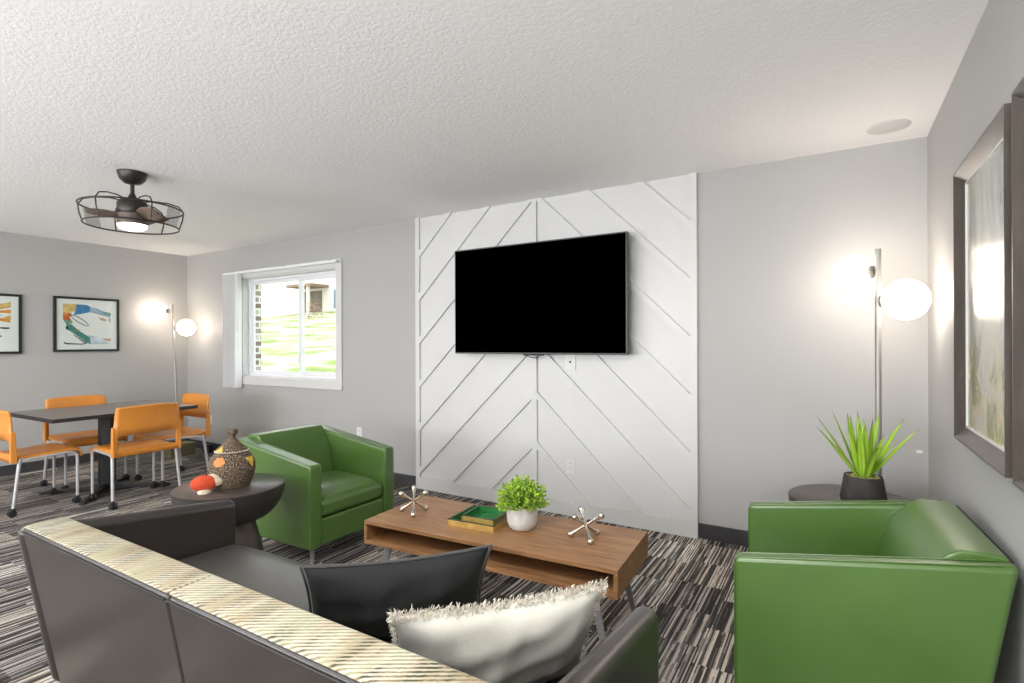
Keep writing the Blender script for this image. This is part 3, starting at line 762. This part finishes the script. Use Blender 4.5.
def lean_pillow(o, a, b, H, roll=0.0, fwd=.12, zb=.425):
    """top edge runs from a to b; the foot of the pillow rests at height zb, shifted by fwd away from the camera"""
    a, b = Vector(a), Vector(b); ex = (b - a).normalized()
    n = Vector((-ex.y, ex.x, 0)).normalized()
    top = (a + b) / 2; h = top.z - zb
    foot = Vector((top.x, top.y, zb)) + n * math.sqrt(max(.0, H * H - h * h))
    ez = (top - foot).normalized(); ex = (ex - ez * ex.dot(ez)).normalized(); ey = ez.cross(ex)
    m = Matrix(((ex.x, ey.x, ez.x, foot.x), (ex.y, ey.y, ez.y, foot.y), (ex.z, ey.z, ez.z, foot.z), (0, 0, 0, 1)))
    o.matrix_world = m
lean_pillow(PW, (-.825, .875, .705), (-.490, 1.222, .725), .345, zb=.41)
lean_pillow(PB, (-1.205, .925, .715), (-.86, 1.285, .725), .345, zb=.41)

# ================================================================== COFFEE TABLE
CT = (-1.42, 2.24, 0); CR = math.radians(3.5)
ct = thing('coffee_table', 'low walnut coffee table with an open shelf in front of the white panel', 'table', CT, CR)
L2, D2 = .667, .25; zt, zb_, th = .40, .282, .018
bm = new_bm(); box(bm, -L2, L2, -D2, D2, zt - th, zt); finish('tabletop', bm, M['walnut'], ct, bevel=.0015, segs=1)
bm = new_bm(); box(bm, -L2, L2, -D2, D2, zb_, zb_ + th); finish('shelf', bm, M['walnut'], ct, bevel=.0015, segs=1)
for s in (1, -1):
    bm = new_bm(); a, b = (L2 - th, L2) if s == 1 else (-L2, -L2 + th); box(bm, a, b, -D2, D2, zb_ + th, zt - th); finish('side_panel', bm, M['walnut'], ct)
bm = new_bm(); box(bm, -L2 + th, L2 - th, .0, .016, zb_ + th, zt - th); finish('divider', bm, M['walnut'], ct)
for sx in (1, -1):
    for sy in (1, -1):
        bm = new_bm(); xt, xb = sx * .545, sx * .612; yt, yb = sy * .20, sy * .215
        w_, w2 = .021, .011
        va = [bm.verts.new((xt + dx, yt + dy, zb_ - .003)) for dx, dy in ((-w_, -.005), (w_, -.005), (w_, .005), (-w_, .005))]
        vb_ = [bm.verts.new((xb + dx, yb + dy, 0)) for dx, dy in ((-w2, -.005), (w2, -.005), (w2, .005), (-w2, .005))]
        for i in range(4): bm.faces.new((va[i], va[(i + 1) % 4], vb_[(i + 1) % 4], vb_[i]))
        bm.faces.new(va); bm.faces.new(vb_)
        l_ = finish('leg', bm, M['greysteel'], ct, bevel=.001, segs=1)
        bm = new_bm(); box(bm, xt - .04, xt + .04, yt - .03, yt + .03, zb_ - .004, zb_); p = finish('mounting_plate', bm, M['greysteel']); p.parent = l_
def on_ct(u, v_, z=0.0):
    return (CT[0] + u * math.cos(CR) - v_ * math.sin(CR), CT[1] + u * math.sin(CR) + v_ * math.cos(CR), z)

# jacks
def jack(loc, rz, R, label):
    o = thing('jack_sculpture', label, 'sculpture', (loc[0], loc[1], zt), rz, 'silver jack sculptures on the coffee table')
    ax = [Vector((math.cos(a) * math.sqrt(2 / 3), math.sin(a) * math.sqrt(2 / 3), -math.sqrt(1 / 3))) for a in (0, 2 * PI / 3, 4 * PI / 3)]
    rb = .0155; hc = R * math.sqrt(1 / 3) + rb * .95; c = Vector((0, 0, hc))
    for a in ax:
        for s in (1, -1):
            d = a * s; bm = new_bm(); e = c + d * R
            tube(bm, [c, c + d * R * .25, c + d * R * .6, c + d * R * .82, e], [.0074, .0060, .0072, .0108, .0138], 12)
            ball(bm, e, rb, 14, 10); finish('arm', bm, M['antique_silver'], o, smooth=True)
    bm = new_bm(); ball(bm, c, .008); finish('hub', bm, M['antique_silver'], o, smooth=True)
    return o
jack((-1.925, 2.165), math.radians(-50), .088, 'silver jack sculpture at the left end of the coffee table')
jack((-.985, 2.285), math.radians(-50), .088, 'silver jack sculpture at the right end of the coffee table')

# trays
def tray(loc, rz, S, h, wall, label, green):
    o = thing('square_tray', label, 'tray', loc, rz, 'nested trays on the coffee table')
    s = S / 2
    bm = new_bm(); box(bm, -s + wall, s - wall, -s + wall, s - wall, .0, .005); finish('base', bm, green, o)
    for k in range(4):
        bm = new_bm(); box(bm, -s, s, -s, -s + wall, 0, h - .002, 0)
        for f in bm.faces: f.material_index = 1 if f.calc_center_median().y > -s + wall * .6 else 0
        box(bm, -s, s, -s, -s + wall, h - .002, h, 2)
        bmesh.ops.rotate(bm, verts=bm.verts, cent=(0, 0, 0), matrix=Matrix.Rotation(PI / 2 * k, 3, 'Z'))
        finish('rim_side', bm, [M['gold'], green, M['trayrim']], o)
    return o
tl = on_ct(-.118, .022, zt)
tray(tl, CR + .03, .262, .030, .010, 'larger green and gold square tray on the coffee table, under the smaller tray', M['traygreen'])
t2 = on_ct(-.105, .030, zt + .006)
tray((t2[0], t2[1], zt + .0055), CR + .03, .185, .037, .009, 'smaller green and gold square tray nested in the larger tray', M['traygreen'])

# white pot with bushy plant
wp = thing('potted_plant', 'small bushy green plant in a matte white ceramic pot on the coffee table', 'plant', (-1.312, 2.262, zt))
bm = new_bm(); lathe(bm, [(0, 0), (.050, 0), (.062, .010), (.073, .035), (.076, .070), (.075, .118), (.070, .118), (.070, .095), (0, .095)], 40,
    fn=lambda a, z: 1 + .006 * math.sin(26 * a + z * 60)); finish('pot', bm, M['ceramic'], wp, smooth=True)
bm = new_bm(); lathe(bm, [(0, .100), (.069, .098), (.069, .094)], 24); finish('soil', bm, M['soil'], wp)
def leafy(bm, p, d, ln, wd, mi, rnd):
    side = d.cross(Vector((rnd.uniform(-1, 1), rnd.uniform(-1, 1), rnd.uniform(-1, 1)))).normalized(); nr = side.cross(d)
    a = p; b = p + d * ln * .5 + side * wd + nr * .002; c = p + d * ln; e = p + d * ln * .5 - side * wd + nr * .002; m_ = p + d * ln * .5 - nr * .003
    v_ = [bm.verts.new(x) for x in (a, b, c, e, m_)]
    for q in ((0, 1, 4), (1, 2, 4), (2, 3, 4), (3, 0, 4)): bm.faces.new([v_[i] for i in q]).material_index = mi
rnd = random.Random(11); bmF = new_bm(); bmS = new_bm()
for i in range(210):
    th_ = rnd.uniform(0, 2 * PI); ph = math.acos(rnd.uniform(-.12, 1)); d = Vector((math.sin(ph) * math.cos(th_), math.sin(ph) * math.sin(th_), math.cos(ph)))
    L_ = rnd.uniform(.75, 1.03); tip = Vector((0, 0, .125)) + Vector((d.x * .122, d.y * .122, d.z * .120)) * L_
    base = Vector((d.x * .03, d.y * .03, .098)); midp = base.lerp(tip, .5) + Vector((0, 0, .018))
    pts = arc(base, midp, tip, 4); tube(bmS, pts, .0012, 4, cap=False)
    for j in range(9):
        q = pts[min(4, 1 + j // 2)].lerp(tip, rnd.random()); dd = (d + Vector((rnd.uniform(-1, 1), rnd.uniform(-1, 1), rnd.uniform(-.7, 1)))).normalized()
        leafy(bmF, q, dd, rnd.uniform(.012, .019), rnd.uniform(.005, .0075), 0 if rnd.random() < .68 else 1, rnd)
finish('stems', bmS, M['leafb'], wp); o = finish('foliage', bmF, [M['leafa'], M['leafb']], wp, normals=False)

# ================================================================== ROUND SIDE TABLES
def round_table(o, r=.272, H=.55):
    bm = new_bm(); lathe(bm, [(0, H - .006), (r - .004, H - .006), (r - .002, H - .003), (r - .006, H), (0, H)], 64)
    finish('tabletop', bm, M['darktop'], o, smooth=True)
    prof = [(0, H - .185), (.12, H - .185)] + [(.12 + (r - .12) * math.sin(a) ** .9, H - .185 + .179 * (1 - math.cos(a)) ** .9) for a in lin(.2, PI / 2, 14)] + [(0, H - .006)]
    bm = new_bm(); lathe(bm, prof, 64); finish('bowl', bm, M['bowl'], o, smooth=True)
    bm = new_bm(); lathe(bm, [(0, 0), (.205, 0), (.205, .006), (.118, H - .185), (0, H - .185)], 64); finish('pedestal', bm, M['cone'], o, smooth=True)
rt1 = thing('round_side_table', 'round dark side table holding the lidded basket, behind the sofa arm', 'table', (-2.785, 1.67, 0), 0, 'round side tables'); round_table(rt1)
rt2 = thing('round_side_table', 'round dark side table in the right corner behind the green armchair', 'table', (.07, 3.055, 0), .6, 'round side tables'); round_table(rt2)

# basket
bk = thing('lidded_basket', 'brown woven basket with a conical lid and orange and yellow patches', 'basket', (-2.765, 1.668, .55), math.radians(-30))
bprof = [(0, 0), (.084, 0), (.092, .01), (.104, .040), (.114, .080), (.116, .110), (.110, .140), (.095, .165), (.074, .182), (.062, .188), (0, .188)]
bm = new_bm(); lathe(bm, bprof, 48); finish('body', bm, M['weave'], bk, smooth=True)
bm = new_bm(); lathe(bm, [(0, .186), (.076, .186), (.080, .192), (.070, .203), (.048, .222), (.031, .240), (.019, .256), (.014, .266), (0, .266)], 48)
ld = finish('lid', bm, M['weave'], bk, smooth=True)
bm = new_bm(); lathe(bm, [(0, .258), (.019, .262), (.018, .270), (.025, .280), (.027, .292), (.021, .302), (0, .304)], 24, fn=lambda a, z: 1 + .12 * math.sin(5 * a)); k_ = finish('knob', bm, M['weave'], smooth=True); k_.parent = ld
bm = new_bm()
for k in range(44):
    a = 2 * PI * k / 44; ball(bm, (.080 * math.cos(a), .080 * math.sin(a), .188 + .002 * (k % 2)), .0042, 6, 4)
s_ = finish('shell_trim', bm, M['shell'], smooth=True); s_.parent = ld; s_['kind'] = 'stuff'
def patch(name, ang, z0, z1, da, prof, mat, shape='tri'):
    bm = new_bm(); R_ = lambda z: next(a[0] + (b[0] - a[0]) * (z - a[1]) / (b[1] - a[1]) for a, b in zip(prof, prof[1:]) if a[1] <= z <= b[1] and b[1] > a[1]) + .0012
    n, m_ = 8, 8; g = []
    for i in range(n + 1):
        z = z0 + (z1 - z0) * i / n; hw = da * ((1 - i / n) if shape == 'tri' else (i / n if shape == 'inv' else 1 - abs(2 * i / n - 1) * .5)) + .01
        g.append([bm.verts.new((R_(z) * math.cos(ang + hw * (2 * j / m_ - 1)), R_(z) * math.sin(ang + hw * (2 * j / m_ - 1)), z)) for j in range(m_ + 1)])
    for i in range(n):
        for j in range(m_): bm.faces.new((g[i][j], g[i][j + 1], g[i + 1][j + 1], g[i + 1][j]))
    return finish(name, bm, mat, bk, smooth=True)
bp = bprof[2:-1]; lp = [(.080, .192), (.070, .203), (.048, .222), (.031, .240)]
# viewer sits towards (+.86,-.51); basket is turned by -30 deg, so the viewer is near local angle 0
patch('orange_patch', -.62, .125, .168, .30, bp, M['patch_orange'], 'band'); patch('yellow_patch', .95, .105, .158, .30, bp, M['patch_yellow'], 'inv')
patch('yellow_patch', -.95, .194, .220, .35, lp, M['patch_yellow'], 'tri')
patch('orange_patch', 2.4, .11, .16, .3, bp, M['patch_orange'], 'band')
# red gourd-like ornament
og = thing('woven_ornament', 'small rounded red orange ornament with cream ends beside the basket', 'ornament', (-2.745, 1.508, .55), math.radians(60))
bm = new_bm(); ball(bm, (0, 0, .050), 1, 28, 18, (.060, .030, .042)); finish('red_body', bm, M['red'], og, smooth=True)
bm = new_bm(); lathe(bm, [(0, 0), (.028, 0), (.031, .010), (.026, .022), (0, .022)], 24); finish('foot', bm, M['cream'], og, smooth=True)
bm = new_bm(); tube(bm, [(.010, .022, .056), (.035, .020, .056), (.060, .016, .052), (.082, .012, .046), (.088, .010, .044)], [.030, .036, .032, .016, .004], 16); finish('cream_tail', bm, M['cream'], og, smooth=True)

# spiky plant in stone pot
sp_ = thing('potted_plant', 'spiky green plant in a dark stone pot on the right side table', 'plant', (.115, 3.005, .55))
bm = new_bm(); lathe(bm, [(0, 0), (.082, 0), (.092, .006), (.096, .018), (.078, .128), (.071, .128), (.071, .11), (0, .11)], 44, fn=lambda a, z: 1 + .012 * math.sin(3 * a + 1)); finish('pot', bm, M['stonepot'], sp_, smooth=True)
bm = new_bm()
for i in range(140):
    a = rnd.uniform(0, 2 * PI); r = rnd.random() ** .5 * .064; ball(bm, (r * math.cos(a), r * math.sin(a), .112 + rnd.uniform(0, .012)), rnd.uniform(.005, .010), 6, 4)
finish('moss', bm, M['moss'], sp_, smooth=True)
def spike(az, el, L_, w_, droop, base):
    bm = new_bm(); uvl = bm.loops.layers.uv.new('UVMap')
    h = Vector((math.cos(az), math.sin(az), 0)); side = Vector((-math.sin(az), math.cos(az), 0))
    N = 12; p = Vector(base); ang = el; rows = []
    for i in range(N + 1):
        t_ = i / N; wd = w_ * (.55 + .45 * math.sin(min(1, t_ * 2.2) * PI / 2)) * (1 - t_ ** 2.6) + .0006
        d = h * math.cos(ang) + Vector((0, 0, 1)) * math.sin(ang); nr = d.cross(side)
        rows.append([bm.verts.new(p + side * s * wd + nr * (-abs(s)) * wd * .45) for s in (-1, 0, 1)])
        p = p + d * (L_ / N); ang -= droop / N * (1.6 * t_)
    for i in range(N):
        for j in range(2):
            f = bm.faces.new((rows[i][j], rows[i][j + 1], rows[i + 1][j + 1], rows[i + 1][j])); f.smooth = True
            for lp_, (a, b) in zip(f.loops, ((i, j), (i, j + 1), (i + 1, j + 1), (i + 1, j))): lp_[uvl].uv = (b / 2, a / N)
    finish('leaf', bm, M['spike'], sp_, normals=False)
ra = math.atan2(_r.y, _r.x)    # lateral direction as seen from the room
LV = [(PI + .12, 52, .34, .013, .35), (PI - .2, 60, .345, .014, .25), (PI + .9, 66, .31, .012, .2), (PI - .7, 72, .33, .013, .2), (1.9, 78, .31, .015, .1), (-2.0, 80, .27, .016, .15),
      (-1.2, 84, .29, .016, .1), (1.2, 76, .32, .014, .2), (.5, 68, .33, .014, .15), (-.6, 70, .25, .013, .5), (.12, 57, .35, .014, .3), (-.15, 50, .35, .013, .35), (.3, 60, .24, .012, .2), (-.35, 64, .22, .014, .9),
      (PI + .3, 74, .26, .013, .2), (PI - 1.1, 82, .30, .014, .1), (-1.6, 66, .20, .013, .6), (.9, 86, .28, .015, .1)]
for az, el, L_, w_, dr in LV: spike(ra + az, math.radians(el), L_, w_ * 1.4, dr, (.010 * math.cos(ra + az), .010 * math.sin(ra + az), .112))

# ================================================================== FLOOR LAMPS
def floor_lamp(o, H, g1, g2, gm, r=.1, lean=(0, 0)):
    """g1, g2 = (offset vector from pole, height) of each globe"""
    lx, ly = lean
    bm = new_bm(); lathe(bm, [(0, 0), (.13, 0), (.13, .012), (.125, .018), (0, .020)], 48); finish('base', bm, M['nickel'], o, smooth=True)
    P_ = lambda z: Vector((lx * z / H, ly * z / H, z))
    bm = new_bm(); tube(bm, [P_(.018), P_(H * .5), P_(H)], .0145, 18); finish('pole', bm, M['nickel'], o, smooth=True)
    for (dx, dy, z) in (g1, g2):
        c = P_(z) + Vector((dx, dy, 0)); d = Vector((dx, dy, 0)).normalized()
        s = c - d * r
        bm = new_bm(); tube(bm, [P_(z) + d * .012, s - d * .004], .007, 10)
        tube(bm, [s - d * .012, s - d * .002, s + d * .006], [.010, .036, .036], 20); h_ = finish('globe_holder', bm, M['nickel'], o, smooth=True)
        bm = new_bm(); ball(bm, c, r, 40, 24); finish('glass_globe', bm, gm, o, smooth=True)
lr = thing('floor_lamp', 'nickel floor lamp with two lit globes in the right corner', 'lamp', (.195, 3.33, 0), 0, 'two-globe floor lamps')
def rel(lat, dep_): v_ = _r * lat + _f * dep_; return (v_.x, v_.y)
a, b = rel(-.052, .118), rel(.060, -.113)
floor_lamp(lr, 1.787, (a[0], a[1], 1.672), (b[0], b[1], 1.516), M['globe'], .100)
ll = thing('floor_lamp', 'nickel floor lamp with two lit globes in the left corner behind the table', 'lamp', (-6.76, 3.42, 0), 0, 'two-globe floor lamps')
a, b = rel(-.158, -.015), rel(.140, .03)
floor_lamp(ll, 1.79, (a[0], a[1], 1.708), (b[0], b[1], 1.510), M['globe_l'], .100, lean=(-.075, -.035))

# ================================================================== CEILING FAN
FX, FY = -3.955, 1.715
fan = thing('ceiling_fan', 'caged dark bronze ceiling fan with a lit round light', 'fan', (FX, FY, ZC))
def fz(z): return z - ZC
bm = new_bm(); lathe(bm, [(0, fz(2.362)), (.022, fz(2.362)), (.048, fz(2.370)), (.072, fz(2.394)), (.084, fz(2.430)), (.085, 0), (0, 0)], 40); finish('canopy', bm, M['fanmetal'], fan, smooth=True)
bm = new_bm(); tube(bm, [(0, 0, fz(2.375)), (0, 0, fz(2.26))], .012, 14); lathe(bm, [(0, fz(2.25)), (.034, fz(2.25)), (.026, fz(2.275)), (.014, fz(2.30)), (0, fz(2.30))], 24); finish('downrod', bm, M['fanmetal'], fan, smooth=True)
bm = new_bm(); lathe(bm, [(0, fz(2.165)), (.080, fz(2.165)), (.086, fz(2.175)), (.086, fz(2.235)), (.074, fz(2.252)), (0, fz(2.254))], 40); finish('motor_housing', bm, M['fanmetal'], fan, smooth=True)
bm = new_bm(); lathe(bm, [(0, fz(2.095)), (.082, fz(2.095)), (.086, fz(2.10)), (.086, fz(2.163)), (0, fz(2.163))], 40); lk = finish('light_kit', bm, M['fanwood'], fan, smooth=True)
bm = new_bm(); lathe(bm, [(0, fz(2.058)), (.04, fz(2.060)), (.070, fz(2.070)), (.082, fz(2.085)), (.083, fz(2.095)), (0, fz(2.095))], 40); q = finish('diffuser', bm, M['fanlight'], smooth=True); q.parent = lk
for z, r, tr_ in ((2.205, .285, .0055), (2.088, .262, .0050)):
    bm = new_bm(); tube(bm, [(r * math.cos(a), r * math.sin(a), fz(z)) for a in lin(0, 2 * PI, 72)[:-1]], tr_, 8, closed=True); finish('cage_ring', bm, M['fanmetal'], fan, smooth=True)
for cen in (ra, ra + PI):
    bm = new_bm(); uvl = bm.loops.layers.uv.new('UVMap'); n = 14
    for i in range(n):
        a0, a1 = cen - .24 + .48 * i / n, cen - .24 + .48 * (i + 1) / n
        vs = [bm.verts.new((r_ * math.cos(a), r_ * math.sin(a), fz(z_))) for a, r_, z_ in ((a0, .285, 2.205), (a1, .285, 2.205), (a1, .262, 2.088), (a0, .262, 2.088))]
        f = bm.faces.new(vs)
        for l_, uv in zip(f.loops, ((i, 1.2), (i + 1, 1.2), (i + 1, 0), (i, 0))): l_[uvl].uv = (uv[0] * .35, uv[1] * 1.8)
    bmesh.ops.remove_doubles(bm, verts=bm.verts, dist=1e-5)
    finish('wire_mesh_band', bm, M['wiremesh'], fan, normals=False)
for k in range(6):
    a = ra + .45 + k * PI / 3; c_, s_ = math.cos(a), math.sin(a)
    pts = [(.05, 2.250), (.12, 2.262), (.20, 2.258), (.262, 2.240), (.288, 2.205), (.282, 2.15), (.262, 2.088)]
    bm = new_bm(); tube(bm, [(c_ * r, s_ * r, fz(z)) for r, z in pts], .0042, 8); finish('cage_arm', bm, M['fanmetal'], fan, smooth=True)
for k in range(3):
    a = ra - .30 + k * 2 * PI / 3; bm = new_bm(); rows = []
    for i in range(9):
        t_ = i / 8; r = .08 + .165 * t_; wd = .045 + .030 * math.sin(t_ * PI * .8); pit = -.55 + .15 * t_
        rows.append([(r, s * wd * math.cos(pit), fz(2.150) + s * wd * math.sin(pit)) for s in (-1, -.33, .33, 1)])
    vs = [[bm.verts.new(p) for p in r_] for r_ in rows]
    for i in range(8):
        for j in range(3): bm.faces.new((vs[i][j], vs[i][j + 1], vs[i + 1][j + 1], vs[i + 1][j]))
    bmesh.ops.rotate(bm, verts=bm.verts, cent=(0, 0, 0), matrix=Matrix.Rotation(a, 3, 'Z')); finish('blade', bm, M['fanblade'], fan, smooth=True, solid=.006)

# ================================================================== DINING TABLE AND CHAIRS
DT = (-5.605, 2.22, 0); DRZ = math.radians(1.0)
dt = thing('square_table', 'dark grey topped table with black edge among the orange chairs', 'table', DT, DRZ)
tx, ty = .455, .55
bm = new_bm(); box(bm, -tx, tx, -ty, ty, .705, .732); top_ = finish('tabletop', bm, M['laminate'], dt)
bm = new_bm(); frame_ = ((-tx - .003, tx + .003, -ty - .003, -ty), (-tx - .003, tx + .003, ty, ty + .003), (-tx - .003, -tx, -ty, ty), (tx, tx + .003, -ty, ty))
for a in frame_: box(bm, *a, .702, .7325)
e_ = finish('edge_band', bm, M['blackedge']); e_.parent = top_
bm = new_bm(); lathe(bm, [(0, .05), (.066, .05), (.066, .70), (0, .70)], 6); finish('column', bm, M['blackmetal'], dt, bevel=.004)
bm = new_bm(); box(bm, -.3, .3, -.04, .04, .688, .7045); box(bm, -.04, .04, -.3, .3, .688, .7045); finish('support_bracket', bm, M['blackmetal'], dt)
for k in range(4):
    a = PI / 4 + k * PI / 2 + .05; bm = new_bm()
    prism(bm, [(0, .030), (.05, .070), (.14, .048), (.46, .028), (.50, .020), (.50, .010), (.0, .010)], 'y', -.022, .022)
    bmesh.ops.rotate(bm, verts=bm.verts, cent=(0, 0, 0), matrix=Matrix.Rotation(a, 3, 'Z')); ft = finish('foot', bm, M['blackmetal'], dt, bevel=.006)
    bm = new_bm(); lathe(bm, [(0, 0), (.022, 0), (.022, .011), (0, .011)], 14, .47 * math.cos(a), .47 * math.sin(a)); g_ = finish('glide', bm, M['caster']); g_.parent = ft

def rolling_chair(o):
    """faces +x, base centre between its feet"""
    FXc, BXc = .205, -.205
    for s in (1, -1):   # one bent tube: front leg, seat rail; second tube: rear leg
        pts = [(FXc, s * .235, .062), (FXc, s * .235, .36)] + arc((FXc, s * .235, .37), (FXc, s * .235, .432), (FXc - .07, s * .235, .430), 6) + [(-.10, s * .235, .418), (-.15, s * .235, .405)]
        bm = new_bm(); tube(bm, pts, .0115, 12); l_ = finish('leg', bm, M['tube'], o, smooth=True)
        bm = new_bm(); tube(bm, [(-.16, s * .238, .43), (BXc, s * .255, .062)], [.013, .0115], 12); r_ = finish('leg', bm, M['tube'], o, smooth=True)
        for cx_, cy_, par in ((FXc, s * .235, l_), (BXc, s * .255, r_)):
            bm = new_bm()
            for dy in (-.014, .014):
                ring = [(cx_ - .008 + .026 * math.cos(a), .026 + .026 * math.sin(a)) for a in lin(0, 2 * PI, 18)[:-1]]
                prism(bm, ring, 'y', cy_ + dy - .008, cy_ + dy + .008)
            box(bm, cx_ - .014, cx_ + .012, cy_ - .007, cy_ + .007, .03, .066)
            c_ = finish('caster', bm, M['caster'], bevel=.003, segs=2); c_.parent = par
    bm = new_bm(); tube(bm, [(-.155, -.236, .415), (-.155, .236, .415)], .010, 10); tube(bm, [(.10, -.236, .428), (.10, .236, .428)], .010, 10); finish('cross_rail', bm, M['tube'], o, smooth=True)
    # seat shell
    bm = new_bm(); prof = [(.238, .395), (.240, .425), (.228, .446), (.19, .457), (.10, .456), (0, .449), (-.10, .446), (-.18, .452), (-.215, .462)]
    n = 12; rows = []
    for i in range(n + 1):
        y = -1 + 2 * i / n; k = abs(y)
        rows.append([bm.verts.new((x * (1 - .03 * k ** 4), y * (.238 if x > -.1 else .232), z - .012 * (1 - k ** 2) * (1 if -.17 < x < .15 else .3) - (.012 * k ** 6))) for x, z in prof])
    for i in range(n):
        for j in range(len(prof) - 1): bm.faces.new((rows[i][j], rows[i + 1][j], rows[i + 1][j + 1], rows[i][j + 1]))
    finish('seat', bm, M['orange'], o, smooth=True, solid=.014)
    # back: lower band, side posts, wide curved panel with an opening below it
    zs = [.405, .43, .452, .50, .55, .575, .64, .655, .70, .75, .785, .80]
    def hw(z):
        if z <= .64: return .255
        if z <= .66: return .255 - (z - .64) / .02 * .008
        return .247 - (z - .66) / .14 * .008
    def bx(z, u): return -.205 - .008 * max(0, z - .40) / .40 - .028 * (1 - u * u) * min(1, max(0, (z - .45) / .15)) - .012 * max(0, (z - .72) / .08) ** 2
    us = [-1, -.86, -.6, -.3, 0, .3, .6, .86, 1]
    bm = new_bm(); g = [[bm.verts.new((bx(z, u), u * hw(z), z + (.010 * (1 - u * u) if z > .7 else 0))) for u in us] for z in zs]
    for i in range(len(zs) - 1):
        for j in range(len(us) - 1):
            if 2 <= i <= 4 and 1 <= j <= len(us) - 3: continue
            bm.faces.new((g[i][j], g[i][j + 1], g[i + 1][j + 1], g[i + 1][j]))
    b_ = finish('backrest', bm, M['orange'], o, smooth=True, solid=.014)
    for s in (1, -1):
        bm = new_bm(); pts = [(-.200, s * .250, .405), (-.202, s * .250, .50), (-.204, s * .251, .58), (-.206, s * .251, .645)]
        prev = None
        for i, p in enumerate(pts):
            w_ = (.022, .019, .017, .014)[i]
            ring = [bm.verts.new((p[0] + dx * w_, p[1] + dy * .010, p[2])) for dx, dy in ((-1, -1), (1, -1), (1, 1), (-1, 1))]
            if prev:
                for k in range(4): bm.faces.new((prev[k], prev[(k + 1) % 4], ring[(k + 1) % 4], ring[k]))
            else: bm.faces.new(ring)
            prev = ring
        bm.faces.new(prev); p_ = finish('side_post', bm, M['orange'], bevel=.005); p_.parent = b_
    return o
ch = thing('rolling_chair', 'orange plastic chair on casters seen from behind, nearest the sofa side of the table', 'chair', group='orange chairs around the table')
rolling_chair(ch)
G = 'orange chairs around the table'
chs = [((-5.11, 2.235, 0), PI, None), ((-5.60, 1.71, 0), PI / 2 - .0, 'orange plastic chair on casters cut by the left edge of the photo'),
       ((-6.05, 2.235, 0), .0, 'orange plastic chair on casters on the far side of the table, before the left wall'),
       ((-5.50, 2.725, 0), -PI / 2, 'orange plastic chair on casters at the right end of the table, nearest the window')]
src = [ch] + [copy_tree(ch) for _ in range(3)]
for o, (loc, rz, lab) in zip(src, chs): place(o, loc, rz, lab)

# low box, power strip and cord by the back wall behind the chairs
bx_ = thing('low_wooden_box', 'low olive brown box on the carpet beside the corner floor lamp', 'box', (-6.59, 3.33, 0), .1)
bm = new_bm(); box(bm, -.085, .085, -.145, .145, 0, .13); finish('body', bm, wood('olive_board', (.12, .11, .06), (.20, .18, .10)), bx_, bevel=.004)
bm = new_bm(); box(bm, -.09, .09, -.15, .15, .1305, .146); finish('lid', bm, wood('olive_board_lid', (.15, .13, .08), (.24, .21, .13)), bx_, bevel=.003)
ps = thing('power_adapter', 'small black adapter box on the carpet near the wall outlet', 'adapter', (-6.47, 3.60, 0), .2)
bm = new_bm(); box(bm, -.05, .05, -.03, .03, 0, .10); finish('body', bm, M['dark'], ps, bevel=.008)
bm = new_bm(); tube(bm, [(-6.584, YB - .012, .35), (-6.58, YB - .035, .30), (-6.56, 3.62, .14), (-6.50, 3.56, .012), (-6.35, 3.42, .008), (-6.15, 3.38, .008), (-6.0, 3.46, .008), (-6.12, 3.56, .008), (-6.4, 3.54, .008)], .005, 6)
pc = finish('power_cord', bm, M['cone'], smooth=True); bpy.context.view_layer.update(); pc.parent = ps; pc.matrix_parent_inverse = ps.matrix_world.inverted()
